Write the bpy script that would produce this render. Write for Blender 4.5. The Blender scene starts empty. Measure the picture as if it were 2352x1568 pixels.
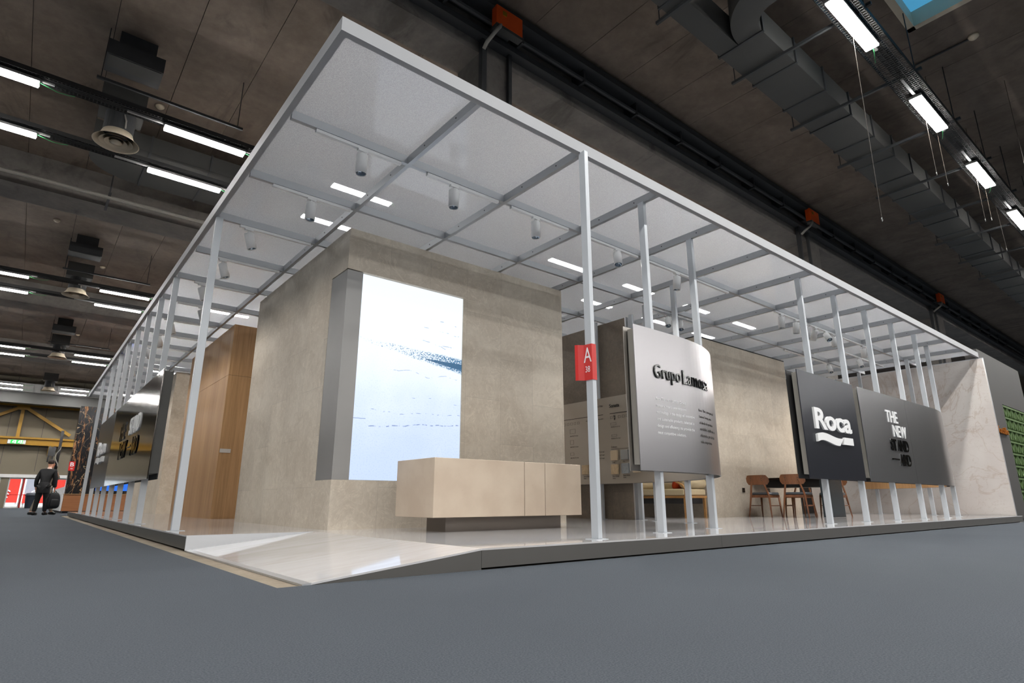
import bpy, bmesh, math, random
from mathutils import Vector, Matrix
random.seed(7)
C = bpy.context.scene.collection
PI = math.pi
ORG = {}

# ------------------------------------------------------------------ helpers
def lin(c):
    c /= 255.0
    return c / 12.92 if c <= .04045 else ((c + .055) / 1.055) ** 2.4
def S(r, g, b): return (lin(r), lin(g), lin(b), 1.0)

class MB:
    def __init__(self): self.v = []; self.f = []
    def add(self, vs, fs):
        n = len(self.v); self.v += [tuple(p) for p in vs]; self.f += [tuple(i + n for i in q) for q in fs]; return self
    def box(self, x0, y0, z0, x1, y1, z1):
        vs = [(x0,y0,z0),(x1,y0,z0),(x1,y1,z0),(x0,y1,z0),(x0,y0,z1),(x1,y0,z1),(x1,y1,z1),(x0,y1,z1)]
        return self.add(vs, [(0,3,2,1),(4,5,6,7),(0,1,5,4),(1,2,6,5),(2,3,7,6),(3,0,4,7)])
    def bar(self, p0, p1, w, h, up=(0,0,1)):
        p0 = Vector(p0); p1 = Vector(p1); d = (p1 - p0).normalized(); u = Vector(up)
        if abs(d.dot(u)) > .98: u = Vector((1,0,0))
        s = d.cross(u).normalized() * (w / 2); t = s.cross(d).normalized() * (h / 2)
        vs = [p0-s-t, p0+s-t, p0+s+t, p0-s+t, p1-s-t, p1+s-t, p1+s+t, p1-s+t]
        return self.add(vs, [(0,3,2,1),(4,5,6,7),(0,1,5,4),(1,2,6,5),(2,3,7,6),(3,0,4,7)])
    def tube(self, pts, r, n=8):
        pts = [Vector(p) for p in pts]; k = len(pts)
        rr = r if isinstance(r, (list, tuple)) else [r] * k
        vs = []; prev = None
        for i, p in enumerate(pts):
            d = (pts[min(i+1, k-1)] - pts[max(i-1, 0)]).normalized()
            a = prev if prev is not None else (Vector((0,0,1)) if abs(d.z) < .9 else Vector((1,0,0)))
            s = d.cross(a)
            if s.length < 1e-4: s = d.cross(Vector((0,1,0)))
            s.normalize(); t = s.cross(d).normalized(); prev = t
            for j in range(n):
                q = 2*PI*j/n; vs.append(p + s*(rr[i]*math.cos(q)) + t*(rr[i]*math.sin(q)))
        fs = [(i*n+j, i*n+(j+1)%n, (i+1)*n+(j+1)%n, (i+1)*n+j) for i in range(k-1) for j in range(n)]
        fs += [tuple(range(n-1,-1,-1)), tuple((k-1)*n+j for j in range(n))]
        return self.add(vs, fs)
    def lathe(self, prof, c, n=32, M=None):
        vs = []; k = len(prof)
        for r, z in prof:
            for j in range(n):
                q = 2*PI*j/n; p = Vector((r*math.cos(q), r*math.sin(q), z))
                if M is not None: p = M @ p
                vs.append(p + Vector(c))
        return self.add(vs, [(i*n+j, i*n+(j+1)%n, (i+1)*n+(j+1)%n, (i+1)*n+j) for i in range(k-1) for j in range(n)])
    def prism(self, bot, top):
        n = len(bot)
        return self.add(list(bot)+list(top), [tuple(range(n-1,-1,-1)), tuple(range(n,2*n))] + [(i,(i+1)%n,n+(i+1)%n,n+i) for i in range(n)])
    def poly(self, pts2, z0, z1):
        return self.prism([(x,y,z0) for x,y in pts2], [(x,y,z1) for x,y in pts2])
    def build(self, name, m, parent=None, loc=None, smooth=False, bevel=0, seg=2, fix=True):
        o0 = ORG[parent] if parent is not None else (Vector(loc) if loc is not None else self.base())
        me = bpy.data.meshes.new(name)
        me.from_pydata([(Vector(p) - o0) for p in self.v], [], self.f)
        if fix or bevel:
            bm = bmesh.new(); bm.from_mesh(me)
            if fix: bmesh.ops.recalc_face_normals(bm, faces=bm.faces)
            if bevel:
                bmesh.ops.bevel(bm, geom=[e for e in bm.edges if len(e.link_faces) == 2 and e.calc_face_angle(0) > .5], offset=bevel, segments=seg, affect='EDGES', profile=.6)
            bm.to_mesh(me); bm.free()
        if smooth: 
            for p in me.polygons: p.use_smooth = True
        me.materials.append(m)
        o = bpy.data.objects.new(name, me); C.objects.link(o)
        ORG[o] = o0
        if parent is not None: o.parent = parent
        else: o.location = o0
        return o
    def base(self):
        xs = [p[0] for p in self.v]; ys = [p[1] for p in self.v]; zs = [p[2] for p in self.v]
        return Vector(((min(xs)+max(xs))/2, (min(ys)+max(ys))/2, min(zs)))

def tag(o, label, cat, group=None):
    o['label'] = label; o['category'] = cat
    if group: o['group'] = group
    return o
def thing(name, label, cat, loc, group=None):
    o = bpy.data.objects.new(name, None); C.objects.link(o); o.location = loc; o.empty_display_size = .2
    ORG[o] = Vector(loc); return tag(o, label, cat, group)
def struct(o): o['kind'] = 'structure'; return o
def dup(root, loc, label, rotz=None, group=None):
    r = root.copy(); C.objects.link(r); r.location = loc; r['label'] = label
    if rotz is not None: r.rotation_euler = (0, 0, rotz)
    if group: r['group'] = group
    ORG[r] = Vector(loc)
    for ch in list(root.children):
        c = ch.copy(); C.objects.link(c); c.parent = r
        for g in list(ch.children):
            d = g.copy(); C.objects.link(d); d.parent = c
    return r

# text as mesh; u right, v up, n outwards
def text_shape(s, w=None, h=None, depth=.01, offset=0., size=1.0, anchor='l'):
    cu = bpy.data.curves.new('lettering', 'FONT'); cu.body = s; cu.size = size; cu.extrude = .5; cu.offset = offset; cu.resolution_u = 4
    ob = bpy.data.objects.new('lettering', cu); C.objects.link(ob)
    dg = bpy.context.evaluated_depsgraph_get(); dg.update()
    me = bpy.data.meshes.new_from_object(ob.evaluated_get(dg))
    vs = [v.co.copy() for v in me.vertices]; fs = [tuple(p.vertices) for p in me.polygons]
    C.objects.unlink(ob); bpy.data.objects.remove(ob); bpy.data.curves.remove(cu); bpy.data.meshes.remove(me)
    x0 = min(v.x for v in vs); x1 = max(v.x for v in vs); y0 = min(v.y for v in vs); y1 = max(v.y for v in vs)
    sx = w/(x1-x0) if w else None; sy = h/(y1-y0) if h else None
    if sx is None: sx = sy if sy else 1
    if sy is None: sy = sx if (w and not h) else 1
    yb = y0 if h else 0
    out = []
    for v in vs:
        u = (v.x-x0)*sx
        if anchor == 'r': u -= (x1-x0)*sx
        out.append((u, (v.y-yb)*sy, (v.z+.5)*depth))
    return out, fs
def onY(x0, y, z0): return lambda u, v, n: (x0+u, y-n, z0+v)
def onX(x, y0, z0): return lambda u, v, n: (x-n, y0-u, z0+v)
def put(mb, shape, f):
    vs, fs = shape; mb.add([f(*p) for p in vs], fs); return mb

class Path:
    def __init__(self, pts, res=10):
        P = [Vector(p) for p in pts]; q = []
        for i in range(len(P)-1):
            a, b, c, d = P[max(i-1,0)], P[i], P[i+1], P[min(i+2,len(P)-1)]
            for k in range(res):
                t = k/res
                q.append(.5*((2*b)+(c-a)*t+(2*a-5*b+4*c-d)*t*t+(3*b-a-3*c+d)*t**3))
        q.append(P[-1]); self.p = q; self.s = [0.]
        for i in range(1, len(q)): self.s.append(self.s[-1]+(q[i]-q[i-1]).length)
        self.L = self.s[-1]
    def at(self, s):
        s = max(0., min(self.L-1e-6, s)); i = 0
        while self.s[i+1] < s: i += 1
        t = (s-self.s[i])/(self.s[i+1]-self.s[i]); k = len(self.p)
        def tg(j): return (self.p[min(j+1,k-1)]-self.p[max(j-1,0)]).normalized()
        d = tg(i).lerp(tg(i+1), t).normalized()
        return self.p[i].lerp(self.p[i+1], t), Vector((d.y, -d.x))
    def strip(self, mb, s0, s1, off, th, z0, z1, n=60):
        A = []; B = []
        for k in range(n+1):
            p, nn = self.at(s0+(s1-s0)*k/n); A.append(p+nn*off); B.append(p+nn*(off+th))
        vs = [(a.x,a.y,z0) for a in A]+[(a.x,a.y,z1) for a in A]+[(b.x,b.y,z0) for b in B]+[(b.x,b.y,z1) for b in B]
        m = n+1; fs = []
        for k in range(n):
            fs += [(k,k+1,m+k+1,m+k),(2*m+k,3*m+k,3*m+k+1,2*m+k+1),(m+k,m+k+1,3*m+k+1,3*m+k),(k,2*m+k,2*m+k+1,k+1)]
        fs += [(0,m,3*m,2*m),(n,2*m+n,3*m+n,m+n)]
        return mb.add(vs, fs)
    def on(self, s0, off, z0):
        def f(u, v, n):
            p, nn = self.at(s0+u); q = p+nn*(off+n); return (q.x, q.y, z0+v)
        return f

# ------------------------------------------------------------------ materials
class Nd:
    """tiny expression layer over shader math nodes"""
    def __init__(self, t, s): self.t = t; self.s = s
    def _op(self, op, *a):
        n = self.t.nodes.new('ShaderNodeMath'); n.operation = op
        for i, x in enumerate((self,)+a):
            if isinstance(x, Nd): self.t.links.new(x.s, n.inputs[i])
            else: n.inputs[i].default_value = x
        return Nd(self.t, n.outputs[0])
    def __add__(self, o): return self._op('ADD', o)
    def __sub__(self, o): return self._op('SUBTRACT', o)
    def __mul__(self, o): return self._op('MULTIPLY', o)
    def __truediv__(self, o): return self._op('DIVIDE', o)
    def abs(self): return self._op('ABSOLUTE')
    def lt(self, o): return self._op('LESS_THAN', o)
    def gt(self, o): return self._op('GREATER_THAN', o)
    def mx(self, o): return self._op('MAXIMUM', o)
    def mn(self, o): return self._op('MINIMUM', o)
    def pow(self, o): return self._op('POWER', o)
    def wrap(self, o): return self._op('MODULO', o)
    def ss(self, a, b):
        n = self.t.nodes.new('ShaderNodeMapRange'); n.interpolation_type = 'SMOOTHSTEP'
        self.t.links.new(self.s, n.inputs[0]); n.inputs[1].default_value = a; n.inputs[2].default_value = b
        return Nd(self.t, n.outputs[0])

class Mat:
    def __init__(self, name):
        self.m = bpy.data.materials.new(name); self.m.use_nodes = True; self.t = self.m.node_tree
        self.b = self.t.nodes['Principled BSDF']; self.out = self.t.nodes['Material Output']
        self._tc = None
    def set(self, **k):
        for a, v in k.items(): self.b.inputs[a.replace('_', ' ')].default_value = v
        return self
    def obj(self):
        if not self._tc: self._tc = self.t.nodes.new('ShaderNodeTexCoord')
        return self._tc.outputs['Object']
    def world(self): return self.t.nodes.new('ShaderNodeNewGeometry').outputs['Position']
    def xyz(self, src=None):
        s = self.t.nodes.new('ShaderNodeSeparateXYZ'); self.t.links.new(src or self.obj(), s.inputs[0])
        return [Nd(self.t, s.outputs[i]) for i in range(3)]
    def vec(self, x, y, z):
        c = self.t.nodes.new('ShaderNodeCombineXYZ')
        for i, q in enumerate((x, y, z)):
            if isinstance(q, Nd): self.t.links.new(q.s, c.inputs[i])
            else: c.inputs[i].default_value = q
        return c.outputs[0]
    def scale(self, sc, src=None):
        n = self.t.nodes.new('ShaderNodeMapping'); n.inputs['Scale'].default_value = sc
        self.t.links.new(src or self.obj(), n.inputs['Vector']); return n.outputs[0]
    def noise(self, scale=5., detail=3., rough=.5, src=None, dist=0.):
        n = self.t.nodes.new('ShaderNodeTexNoise'); n.inputs['Scale'].default_value = scale; n.inputs['Detail'].default_value = detail
        n.inputs['Roughness'].default_value = rough; n.inputs['Distortion'].default_value = dist
        self.t.links.new(src or self.obj(), n.inputs['Vector']); return Nd(self.t, n.outputs['Fac'])
    def mix(self, f, a, b):
        n = self.t.nodes.new('ShaderNodeMix'); n.data_type = 'RGBA'
        if isinstance(f, Nd): self.t.links.new(f.s, n.inputs[0])
        else: n.inputs[0].default_value = f
        for i, c in ((6, a), (7, b)):
            if isinstance(c, tuple): n.inputs[i].default_value = c
            else: self.t.links.new(c, n.inputs[i])
        return n.outputs[2]
    def col(self, c):
        if isinstance(c, tuple): self.b.inputs['Base Color'].default_value = c
        else: self.t.links.new(c, self.b.inputs['Base Color'])
        return self
    def rough(self, r):
        if isinstance(r, Nd): self.t.links.new(r.s, self.b.inputs['Roughness'])
        else: self.b.inputs['Roughness'].default_value = r
        return self
    def bump(self, h, strength=.2, dist=.01):
        n = self.t.nodes.new('ShaderNodeBump'); n.inputs['Strength'].default_value = strength; n.inputs['Distance'].default_value = dist
        self.t.links.new(h.s, n.inputs['Height']); self.t.links.new(n.outputs[0], self.b.inputs['Normal']); return self

def plain(name, c, rough=.5, metal=0., var=.12, scale=6.):
    M = Mat(name); f = M.noise(scale, 3.)
    d = tuple(x*(1-var) for x in c[:3])+(1,); e = tuple(min(1, x*(1+var)) for x in c[:3])+(1,)
    M.col(M.mix(f, d, e)).set(Roughness=rough, Metallic=metal); return M.m
def metal(name, c, rough=.35, aniso=0., st=(3,3,60), rot=0.):
    M = Mat(name); f = M.noise(4., 2., src=M.scale((1,1,10)))
    d = tuple(x*.94 for x in c[:3])+(1,)
    M.col(M.mix(f, d, c)).set(Metallic=1.0); M.rough(f*.05+(rough-.025))
    if aniso:
        M.set(Anisotropic=aniso, Anisotropic_Rotation=rot)
        n = M.t.nodes.new('ShaderNodeTangent'); n.direction_type = 'RADIAL'; n.axis = 'Z'
        M.t.links.new(n.outputs[0], M.b.inputs['Tangent'])
    return M.m
def emit(name, c, s):
    M = Mat(name); M.set(Base_Color=c, Emission_Color=c, Emission_Strength=s, Roughness=.4); return M.m

# stone cladding: tall slabs with faint joints
def stone(name, a, b, seed=0., bump=.12, tone=.10):
    M = Mat(name); x, y, z = M.xyz(M.world()); u = x+y+seed
    br = M.t.nodes.new('ShaderNodeTexBrick'); br.offset = .5
    M.t.links.new(M.vec(z, u, 0), br.inputs['Vector'])
    br.inputs['Scale'].default_value = 1.; br.inputs['Brick Width'].default_value = 1.2; br.inputs['Row Height'].default_value = .6
    br.inputs['Mortar Size'].default_value = .002; br.inputs['Mortar Smooth'].default_value = 0.
    br.inputs['Color1'].default_value = (1,1,1,1); br.inputs['Color2'].default_value = (1-tone,1-tone,1-tone,1); br.inputs['Mortar'].default_value = (.72,.72,.72,1)
    n1 = M.noise(1.6, 8., .62, M.world(), .6); n2 = M.noise(9., 6., .65, M.world(), 1.2)
    f = (n1*1.2+n2*.8-.5).ss(.15, .85)
    base = M.mix(f, a, b)
    vein = ((M.noise(3.2, 5., .6, M.world(), 1.6)-.5).abs()).lt(.012)*.35
    base = M.mix(vein, base, tuple(min(1, q*1.18) for q in a[:3])+(1,))
    n = M.t.nodes.new('ShaderNodeMix'); n.data_type = 'RGBA'; n.blend_type = 'MULTIPLY'; n.inputs[0].default_value = 1.
    M.t.links.new(base, n.inputs[6]); M.t.links.new(br.outputs['Color'], n.inputs[7])
    M.col(n.outputs[2]).set(Roughness=.55).bump(n2, bump, .01); return M.m

def mk_carpet():
    M = Mat('carpet'); f = M.noise(170., 3., .7); g = M.noise(.5, 4.); h = M.noise(38., 3., .6)
    c = M.mix(f.ss(.25, .75), S(56,60,66), S(91,97,104))
    c = M.mix(g.ss(.3, .7)*.35, c, S(68,72,78)); c = M.mix(h.ss(.3,.7)*.25, c, S(79,84,90))
    M.col(c).set(Roughness=.95).bump(f, .5, .004); M.b.inputs['Specular IOR Level'].default_value = .15; return M.m
def mk_concrete(name, a, b, stain, sc=1.):
    M = Mat(name); n1 = M.noise(.9*sc, 6., .6, M.world(), .4); n2 = M.noise(6*sc, 6., .65, M.world())
    c = M.mix((n1*.8+n2*.4-.1).ss(.25, .8), a, b)
    st = M.noise(1.1, 5., .65, M.scale((1., .28, 1.), M.world()), .8).ss(.55, .72)*.7
    M.col(M.mix(st, c, stain)).set(Roughness=.85).bump(n2, .25, .02); return M.m
def mk_tiles():
    M = Mat('polished_tiles'); x, y, z = M.xyz(M.world())
    v = M.noise(2.2, 6., .6, M.scale((.5, 2.4, 1), M.world()), 1.2); w = M.noise(7., 5., .6, M.scale((.4, 3., 1), M.world()), .6)
    c = M.mix(v.ss(.35, .75), S(208,207,209), S(196,193,191)); c = M.mix(w.ss(.55,.8)*.5, c, S(190,182,174))
    jx = ((x+90.05).wrap(1.2)-.6).abs().gt(.5985); jy = ((y+90.2).wrap(1.2)-.6).abs().gt(.5985)
    c = M.mix(jx.mx(jy)*.6, c, S(224,222,218))
    M.col(c).set(Roughness=.045); M.b.inputs['Specular IOR Level'].default_value = .62; return M.m
def mk_marble():
    M = Mat('veined_marble'); W_ = M.world(); x, y, z = M.xyz(W_)
    v = (M.noise(.8, 5., .55, W_, 1.4)-.5).abs(); v2 = (M.noise(1.9, 6., .6, M.scale((1,1,1.8), W_), 1.)-.5).abs()
    c = M.mix(M.noise(1.3, 4., .5, W_).ss(.3, .7), S(226,219,213), S(214,205,199))
    c = M.mix((v*-1+.018).ss(0., .018)*.32, c, S(176,150,126)); c = M.mix((v2*-1+.009).ss(0., .009)*.3, c, S(168,140,118))
    j = ((z+.26).wrap(1.2)-.6).abs().gt(.5975)
    M.col(M.mix(j*.4, c, S(170,160,150))).set(Roughness=.3); return M.m
def mk_oak(name, a, b, ax=2, sc=1.):
    M = Mat(name); s = [18*sc, 18*sc, 18*sc]; s[ax] = .7*sc
    f = M.noise(1.6, 5., .6, M.scale(tuple(s)), .5); g = M.noise(1., 3., .5, M.scale(tuple(q*.15 for q in s)))
    M.col(M.mix((f*.7+g*.5-.1).ss(.25, .75), a, b)).set(Roughness=.5).bump(f, .08, .004); return M.m
def mk_panel():
    M = Mat('frosted_panel'); t = M.t
    g = M.noise(130., 3., .7, M.world()); h = M.noise(.7, 4., .5, M.world())
    c = M.mix(g.ss(.3, .7), S(166,168,173), S(197,199,204)); c = M.mix(h.ss(.3,.7)*.25, c, S(178,179,180))
    dif = t.nodes.new('ShaderNodeBsdfDiffuse'); trl = t.nodes.new('ShaderNodeBsdfTranslucent'); tr = t.nodes.new('ShaderNodeBsdfTransparent'); gl = t.nodes.new('ShaderNodeBsdfGlossy')
    t.links.new(c, dif.inputs[0]); t.links.new(c, trl.inputs[0]); tr.inputs[0].default_value = (.9,.93,.95,1); gl.inputs['Roughness'].default_value = .04
    m1 = t.nodes.new('ShaderNodeMixShader'); m1.inputs[0].default_value = .6; t.links.new(dif.outputs[0], m1.inputs[1]); t.links.new(trl.outputs[0], m1.inputs[2])
    m2 = t.nodes.new('ShaderNodeMixShader'); m2.inputs[0].default_value = .24; t.links.new(m1.outputs[0], m2.inputs[1]); t.links.new(tr.outputs[0], m2.inputs[2])
    fr = t.nodes.new('ShaderNodeFresnel'); fr.inputs[0].default_value = 1.5
    m3 = t.nodes.new('ShaderNodeMixShader'); t.links.new(fr.outputs[0], m3.inputs[0]); t.links.new(m2.outputs[0], m3.inputs[1]); t.links.new(gl.outputs[0], m3.inputs[2])
    ge = t.nodes.new('ShaderNodeNewGeometry'); tr2 = t.nodes.new('ShaderNodeBsdfTransparent')
    m4 = t.nodes.new('ShaderNodeMixShader'); t.links.new(ge.outputs['Backfacing'], m4.inputs[0]); t.links.new(m3.outputs[0], m4.inputs[1]); t.links.new(tr2.outputs[0], m4.inputs[2])
    t.links.new(m4.outputs[0], M.out.inputs['Surface']); return M.m
def mk_screen():
    # picture on the video wall: pale snowy field with dark blue flecks; object space x 0..1.5, z 0..2.5
    M = Mat('video_picture'); x, y, z = M.xyz()
    fine = M.noise(55., 4., .7); big = M.noise(1.5, 3.)
    c = M.mix((z/2.5+big*.5-.25).ss(.05, .75), S(198,215,242), S(234,243,252))
    c = M.mix(fine.ss(.5, .72)*((z*-1+2.2).ss(0., 2.))*.55, c, S(168,190,226))
    wob = M.noise(3., 3., .5, M.vec(x, 0, 0))-.5
    # flecked band
    zc = z-(x*-.10+1.67)-wob*.06
    half = x*.055+.018
    sp = M.noise(46., 4., .75, M.scale((1., 1., 1.7)))
    band = (zc.abs()/half*-1+1.15).ss(0., .35)*(sp+x*.115).ss(.60, .66)
    c = M.mix(band, c, S(16,104,150))
    core = ((z-(x*-.06+1.60)).abs()/(x*.075-.062).mx(.0005)*-1+1).ss(0., .3)*x.gt(.95)*(sp+x*.2).ss(.55,.66)
    c = M.mix(core, c, S(6,84,126))
    for z0, sl, xa, xb, th, k, amp in [(1.36,-.03,.42,1.5,.005,.5,.12),(1.12,-.09,.60,1.5,.004,.52,.1),(.80,.03,.15,1.5,.0055,.48,.1),(.60,.08,.2,1.5,.010,.44,.06),(.70,-.02,0.,.16,.006,.3,.05),(1.9,-.14,.75,1.35,.006,.5,.08),(1.76,.0,1.05,1.4,.006,.5,.05),(2.05,-.08,.9,1.45,.005,.5,.08),(2.22,-.12,1.0,1.4,.007,.55,.06)]:
        w2 = M.noise(2.5, 3., .5, M.vec(x+z0*7, z0, 0))-.5
        br = M.noise(13., 2., .5, M.vec(x+z0*13, z0*5, 0))
        ln = ((z-(x*sl+z0)-w2*amp*1.7).abs()*-1+th).ss(0., th)*br.ss(k, k+.12)*x.gt(xa)*x.lt(xb)
        c = M.mix(ln*.85, c, S(70,104,168))
    M.set(Base_Color=(.02,.02,.02,1), Roughness=.3, Emission_Strength=1.15); M.t.links.new(c, M.b.inputs['Emission Color']); return M.m
def mk_blackgold():
    M = Mat('black_gold_marble'); W_ = M.world()
    f = M.noise(3.2, 9., .78, M.scale((2.6, 2.6, .5), W_), .5); v = (M.noise(1.1, 4., .5, W_, .8)-.5).abs()
    c = M.mix(f.ss(.53, .62), S(10,12,18), S(150,104,66)); c = M.mix((v*-1+.004).ss(0., .004), c, S(190,160,120))
    M.col(c).set(Roughness=.25); return M.m

m = {}
m['carpet'] = mk_carpet()
m['slab'] = mk_concrete('bare_concrete', S(122,110,93), S(154,141,123), S(98,84,67), 3.)
m['ceil'] = mk_concrete('ceiling_concrete', S(96,84,73), S(126,113,101), S(64,56,49))
m['beam'] = mk_concrete('beam_concrete', S(96,92,88), S(122,117,111), S(70,66,62), 1.5)
m['gap'] = plain('dark_gap', (.008,.008,.008,1), .9)
m['steel_dark'] = plain('dark_paint', S(50,52,54), .6)
m['duct'] = plain('duct_grey', S(62,62,60), .7, 0., .08, 2.)
m['tray'] = plain('tray_metal', S(44,44,44), .6, .2)
m['lampbody'] = plain('lamp_grey', S(132,132,130), .45)
m['lamp'] = emit('lamp_glow', (1., .98, .95, 1), 128.)
m['alu'] = metal('brushed_aluminium', (.70,.71,.73,1), .42)
m['post'] = plain('aluminium_post', S(196,201,206), .4, .15, .03)
m['canopyframe'] = plain('canopy_aluminium', S(166,169,173), .38, .35, .03)
m['edgeframe'] = plain('canopy_edge_paint', S(148,150,153), .5, .0, .03)
m['panel'] = mk_panel()
m['tiles'] = mk_tiles()
m['fascia'] = plain('fascia_steel', S(104,102,99), .45, .6, .05, 3.)
m['stone'] = stone('beige_stone', S(212,202,186), S(190,178,161))
m['stone_cream'] = stone('cream_stone', S(226,214,196), S(206,190,168), 1.7)
m['stone_dark'] = stone('taupe_stone', S(128,117,104), S(104,95,84), 3.3, .12, .05)
m['marble'] = mk_marble()
m['oak'] = mk_oak('oak_veneer', S(158,120,80), S(194,154,110))
m['walnut'] = mk_oak('walnut_wood', S(92,54,30), S(132,84,50), 2, 3.)
m['deskstone'] = None
M_ = Mat('speckled_stone'); f_ = M_.noise(60., 2., .5); g_ = M_.noise(2.5, 4.)
c_ = M_.mix(g_.ss(.3,.7), S(206,190,170), S(192,174,154)); M_.col(M_.mix(f_.ss(.70,.76)*.8, c_, S(170,134,100))).set(Roughness=.5); m['deskstone'] = M_.m
m['plinth'] = plain('plinth_steel', S(112,104,97), .4, .5, .04)
m['frame'] = plain('screen_frame_metal', S(150,149,147), .38, .25, .03)
m['screen'] = mk_screen()
m['signmetal'] = Mat('sign_metal').set(Base_Color=(.40,.39,.40,1), Metallic=1., Roughness=.33).m
m['signgrey'] = metal('sign_grey_metal', (.34,.34,.35,1), .30, .6, (2,2,80), .25)
m['signbrown'] = metal('sign_brown_metal', (.125,.112,.108,1), .10, .25, (2,2,80), .25)
m['sonata'] = metal('panel_metal', (.50,.47,.43,1), .5, .3, (2,2,80), .25)
m['signdark'] = plain('anthracite_panel', S(46,48,56), .28, .5, .06)
m['signblack'] = plain('black_panel', S(22,22,23), .5)
m['core'] = plain('core_board', S(150,146,138), .6)
m['coredark'] = plain('dark_core_board', S(70,70,68), .6)
m['white'] = plain('white_paint', S(238,238,238), .4, 0, .02)
m['black'] = plain('black_gloss', S(12,12,13), .12, 0, .1)
m['print'] = plain('black_print', S(24,23,22), .6)
m['greyprint'] = plain('grey_print', S(64,60,56), .6)
m['whiteprint'] = plain('white_print', S(246,246,246), .5, 0, .02)
m['red'] = plain('red_card', S(206,34,30), .35, 0, .04)
m['orange'] = plain('orange_paint', S(226,84,20), .45, 0, .05)
m['yellow'] = plain('yellow_paint', S(152,112,4), .5, 0, .08)
m['cream'] = plain('cream_diffuser', S(214,200,176), .5, 0, .05)
m['wallback'] = plain('wall_panel', S(116,108,92), .8, 0, .06, .6)
m['doorframe'] = plain('door_frame', S(206,206,204), .5, 0, .03)
m['lens'] = plain('spot_lens', (.25,.3,.36,1), .1, .9)
m['cable'] = plain('green_cable', S(60,140,84), .5)
m['cablegrey'] = plain('grey_conduit', S(150,146,138), .6)
m['rope'] = plain('hanging_cable_tan', S(44,36,28), .6)
m['leather'] = plain('grey_leather', S(66,72,78), .45)
m['sofafab'] = plain('cream_fabric', S(206,188,152), .9, 0, .06, 30.)
m['cushion'] = plain('rust_fabric', S(176,58,16), .9, 0, .2, 14.)
m['sofawood'] = mk_oak('light_oak', S(150,108,58), S(176,132,80), 1, 2.)
m['teal'] = plain('dark_teal_panel', S(30,42,48), .4)
m['blackwall'] = plain('black_wall', S(16,16,17), .6)
m['booth'] = plain('charcoal_wall', S(62,60,58), .7, 0, .05, 1.)
m['gold'] = plain('gold_letters', S(190,116,40), .35, .6)
m['green'] = plain('green_lattice', S(84,108,62), .5, 0, .1)
m['greendark'] = plain('dark_green_back', S(26,34,20), .6)
m['blackgold'] = mk_blackgold()
m['orangewood'] = mk_oak('reddish_wood', S(140,88,52), S(166,110,70), 0, 1.)
m['bluescreen'] = emit('blue_picture', S(30,92,190), .9)
m['exitgreen'] = emit('exit_green', S(20,190,60), 1.2)
m['exitwhite'] = emit('exit_white', S(240,255,244), 1.1)
m['glass'] = None
g = Mat('door_glass'); t = g.t; tr = t.nodes.new('ShaderNodeBsdfTransparent'); tr.inputs[0].default_value = (.92,.95,.96,1); gl = t.nodes.new('ShaderNodeBsdfGlossy'); gl.inputs['Roughness'].default_value = .02
mx = t.nodes.new('ShaderNodeMixShader'); mx.inputs[0].default_value = .08; t.links.new(tr.outputs[0], mx.inputs[1]); t.links.new(gl.outputs[0], mx.inputs[2]); t.links.new(mx.outputs[0], g.out.inputs['Surface']); m['glass'] = g.m
m['skypane'] = emit('skylight_pane', S(74,150,190), .8)
m['skin'] = plain('skin', S(206,150,122), .5)
m['suit'] = plain('black_suit', S(16,16,19), .8)
m['suitgrey'] = plain('grey_suit', S(140,130,116), .8)
m['hair'] = plain('dark_hair', S(46,34,28), .7)
m['shoe'] = plain('black_shoe', S(14,13,13), .35)
m['bag'] = plain('black_nylon', S(20,21,24), .6)
m['bin'] = plain('navy_plastic', S(30,38,52), .5)
m['paving'] = plain('pale_paving', S(214,212,206), .8)
m['facade'] = plain('white_facade', S(232,234,236), .7)
m['banner'] = plain('red_banner', S(232,58,44), .6)
m['greypanel'] = plain('grey_banner', S(170,168,178), .6)

ZP, HC = .14, 3.766
G = 1.25

# ------------------------------------------------------------------ hall shell
o = struct(MB().box(-20,-60,-.3, 60,50.4,0).build('floor', m['slab'], loc=(0,0,0)))
o = struct(MB().box(-20,50.4,-.3, 60,75,-.02).build('floor', m['paving'], loc=(20,60,0))); o.name = 'floor_outside'
# carpet with a cut-out round the stand
cb = MB()
x0, y0, x1, y1 = -.17, -.235, 16.0, 20.2
for a in [(-20,-60,60,y0),(-20,y0,x0,y1),(-20,y1,60,50),(x1,y0,60,y1)]: cb.box(a[0],a[1],-.01,a[2],a[3],.006)
o = cb.build('carpet', m['carpet'], loc=(0,0,0)); tag(o, 'blue-grey exhibition carpet covering the hall floor around the stand', 'carpet'); o['kind'] = 'structure'

ZC = 8.95
hx0, hx1, hy0, hy1 = 7.074, 10.25, -3.6, -1.2
bays = [(-60,-8.4),(-7.3,3.5),(4.17,14.3),(15.4,25.8),(26.9,37.4),(38.5,50.4)]
ce = MB(); k0 = -15
for k in range(-15, 53):
    xa = -2.526+1.2*k; xb = xa+1.190
    for ya, yb in bays:
        if ya < hy0 and yb > hy1 and xa < hx1 and xb > hx0:
            ce.box(xa,ya,ZC,xb,hy0,ZC+.12); ce.box(xa,hy1,ZC,xb,yb,ZC+.12)
            if xb > hx1: ce.box(hx1,hy0,ZC,xb,hy1,ZC+.12)
        else: ce.box(xa,ya,ZC,xb,yb,ZC+.12)
struct(ce.build('ceiling', m['ceil'], loc=(0,0,ZC)))
rb = MB()
for a in [(-20.6,-60.4,61,hy0),(-20.6,hy1,61,50.4),(-20.6,hy0,hx0,hy1),(hx1,hy0,61,hy1)]: rb.box(a[0],a[1],ZC+.121,a[2],a[3],ZC+.35)
o = struct(rb.build('ceiling', m['gap'], loc=(0,0,ZC+.12))); o.name = 'ceiling_backing'
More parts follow.
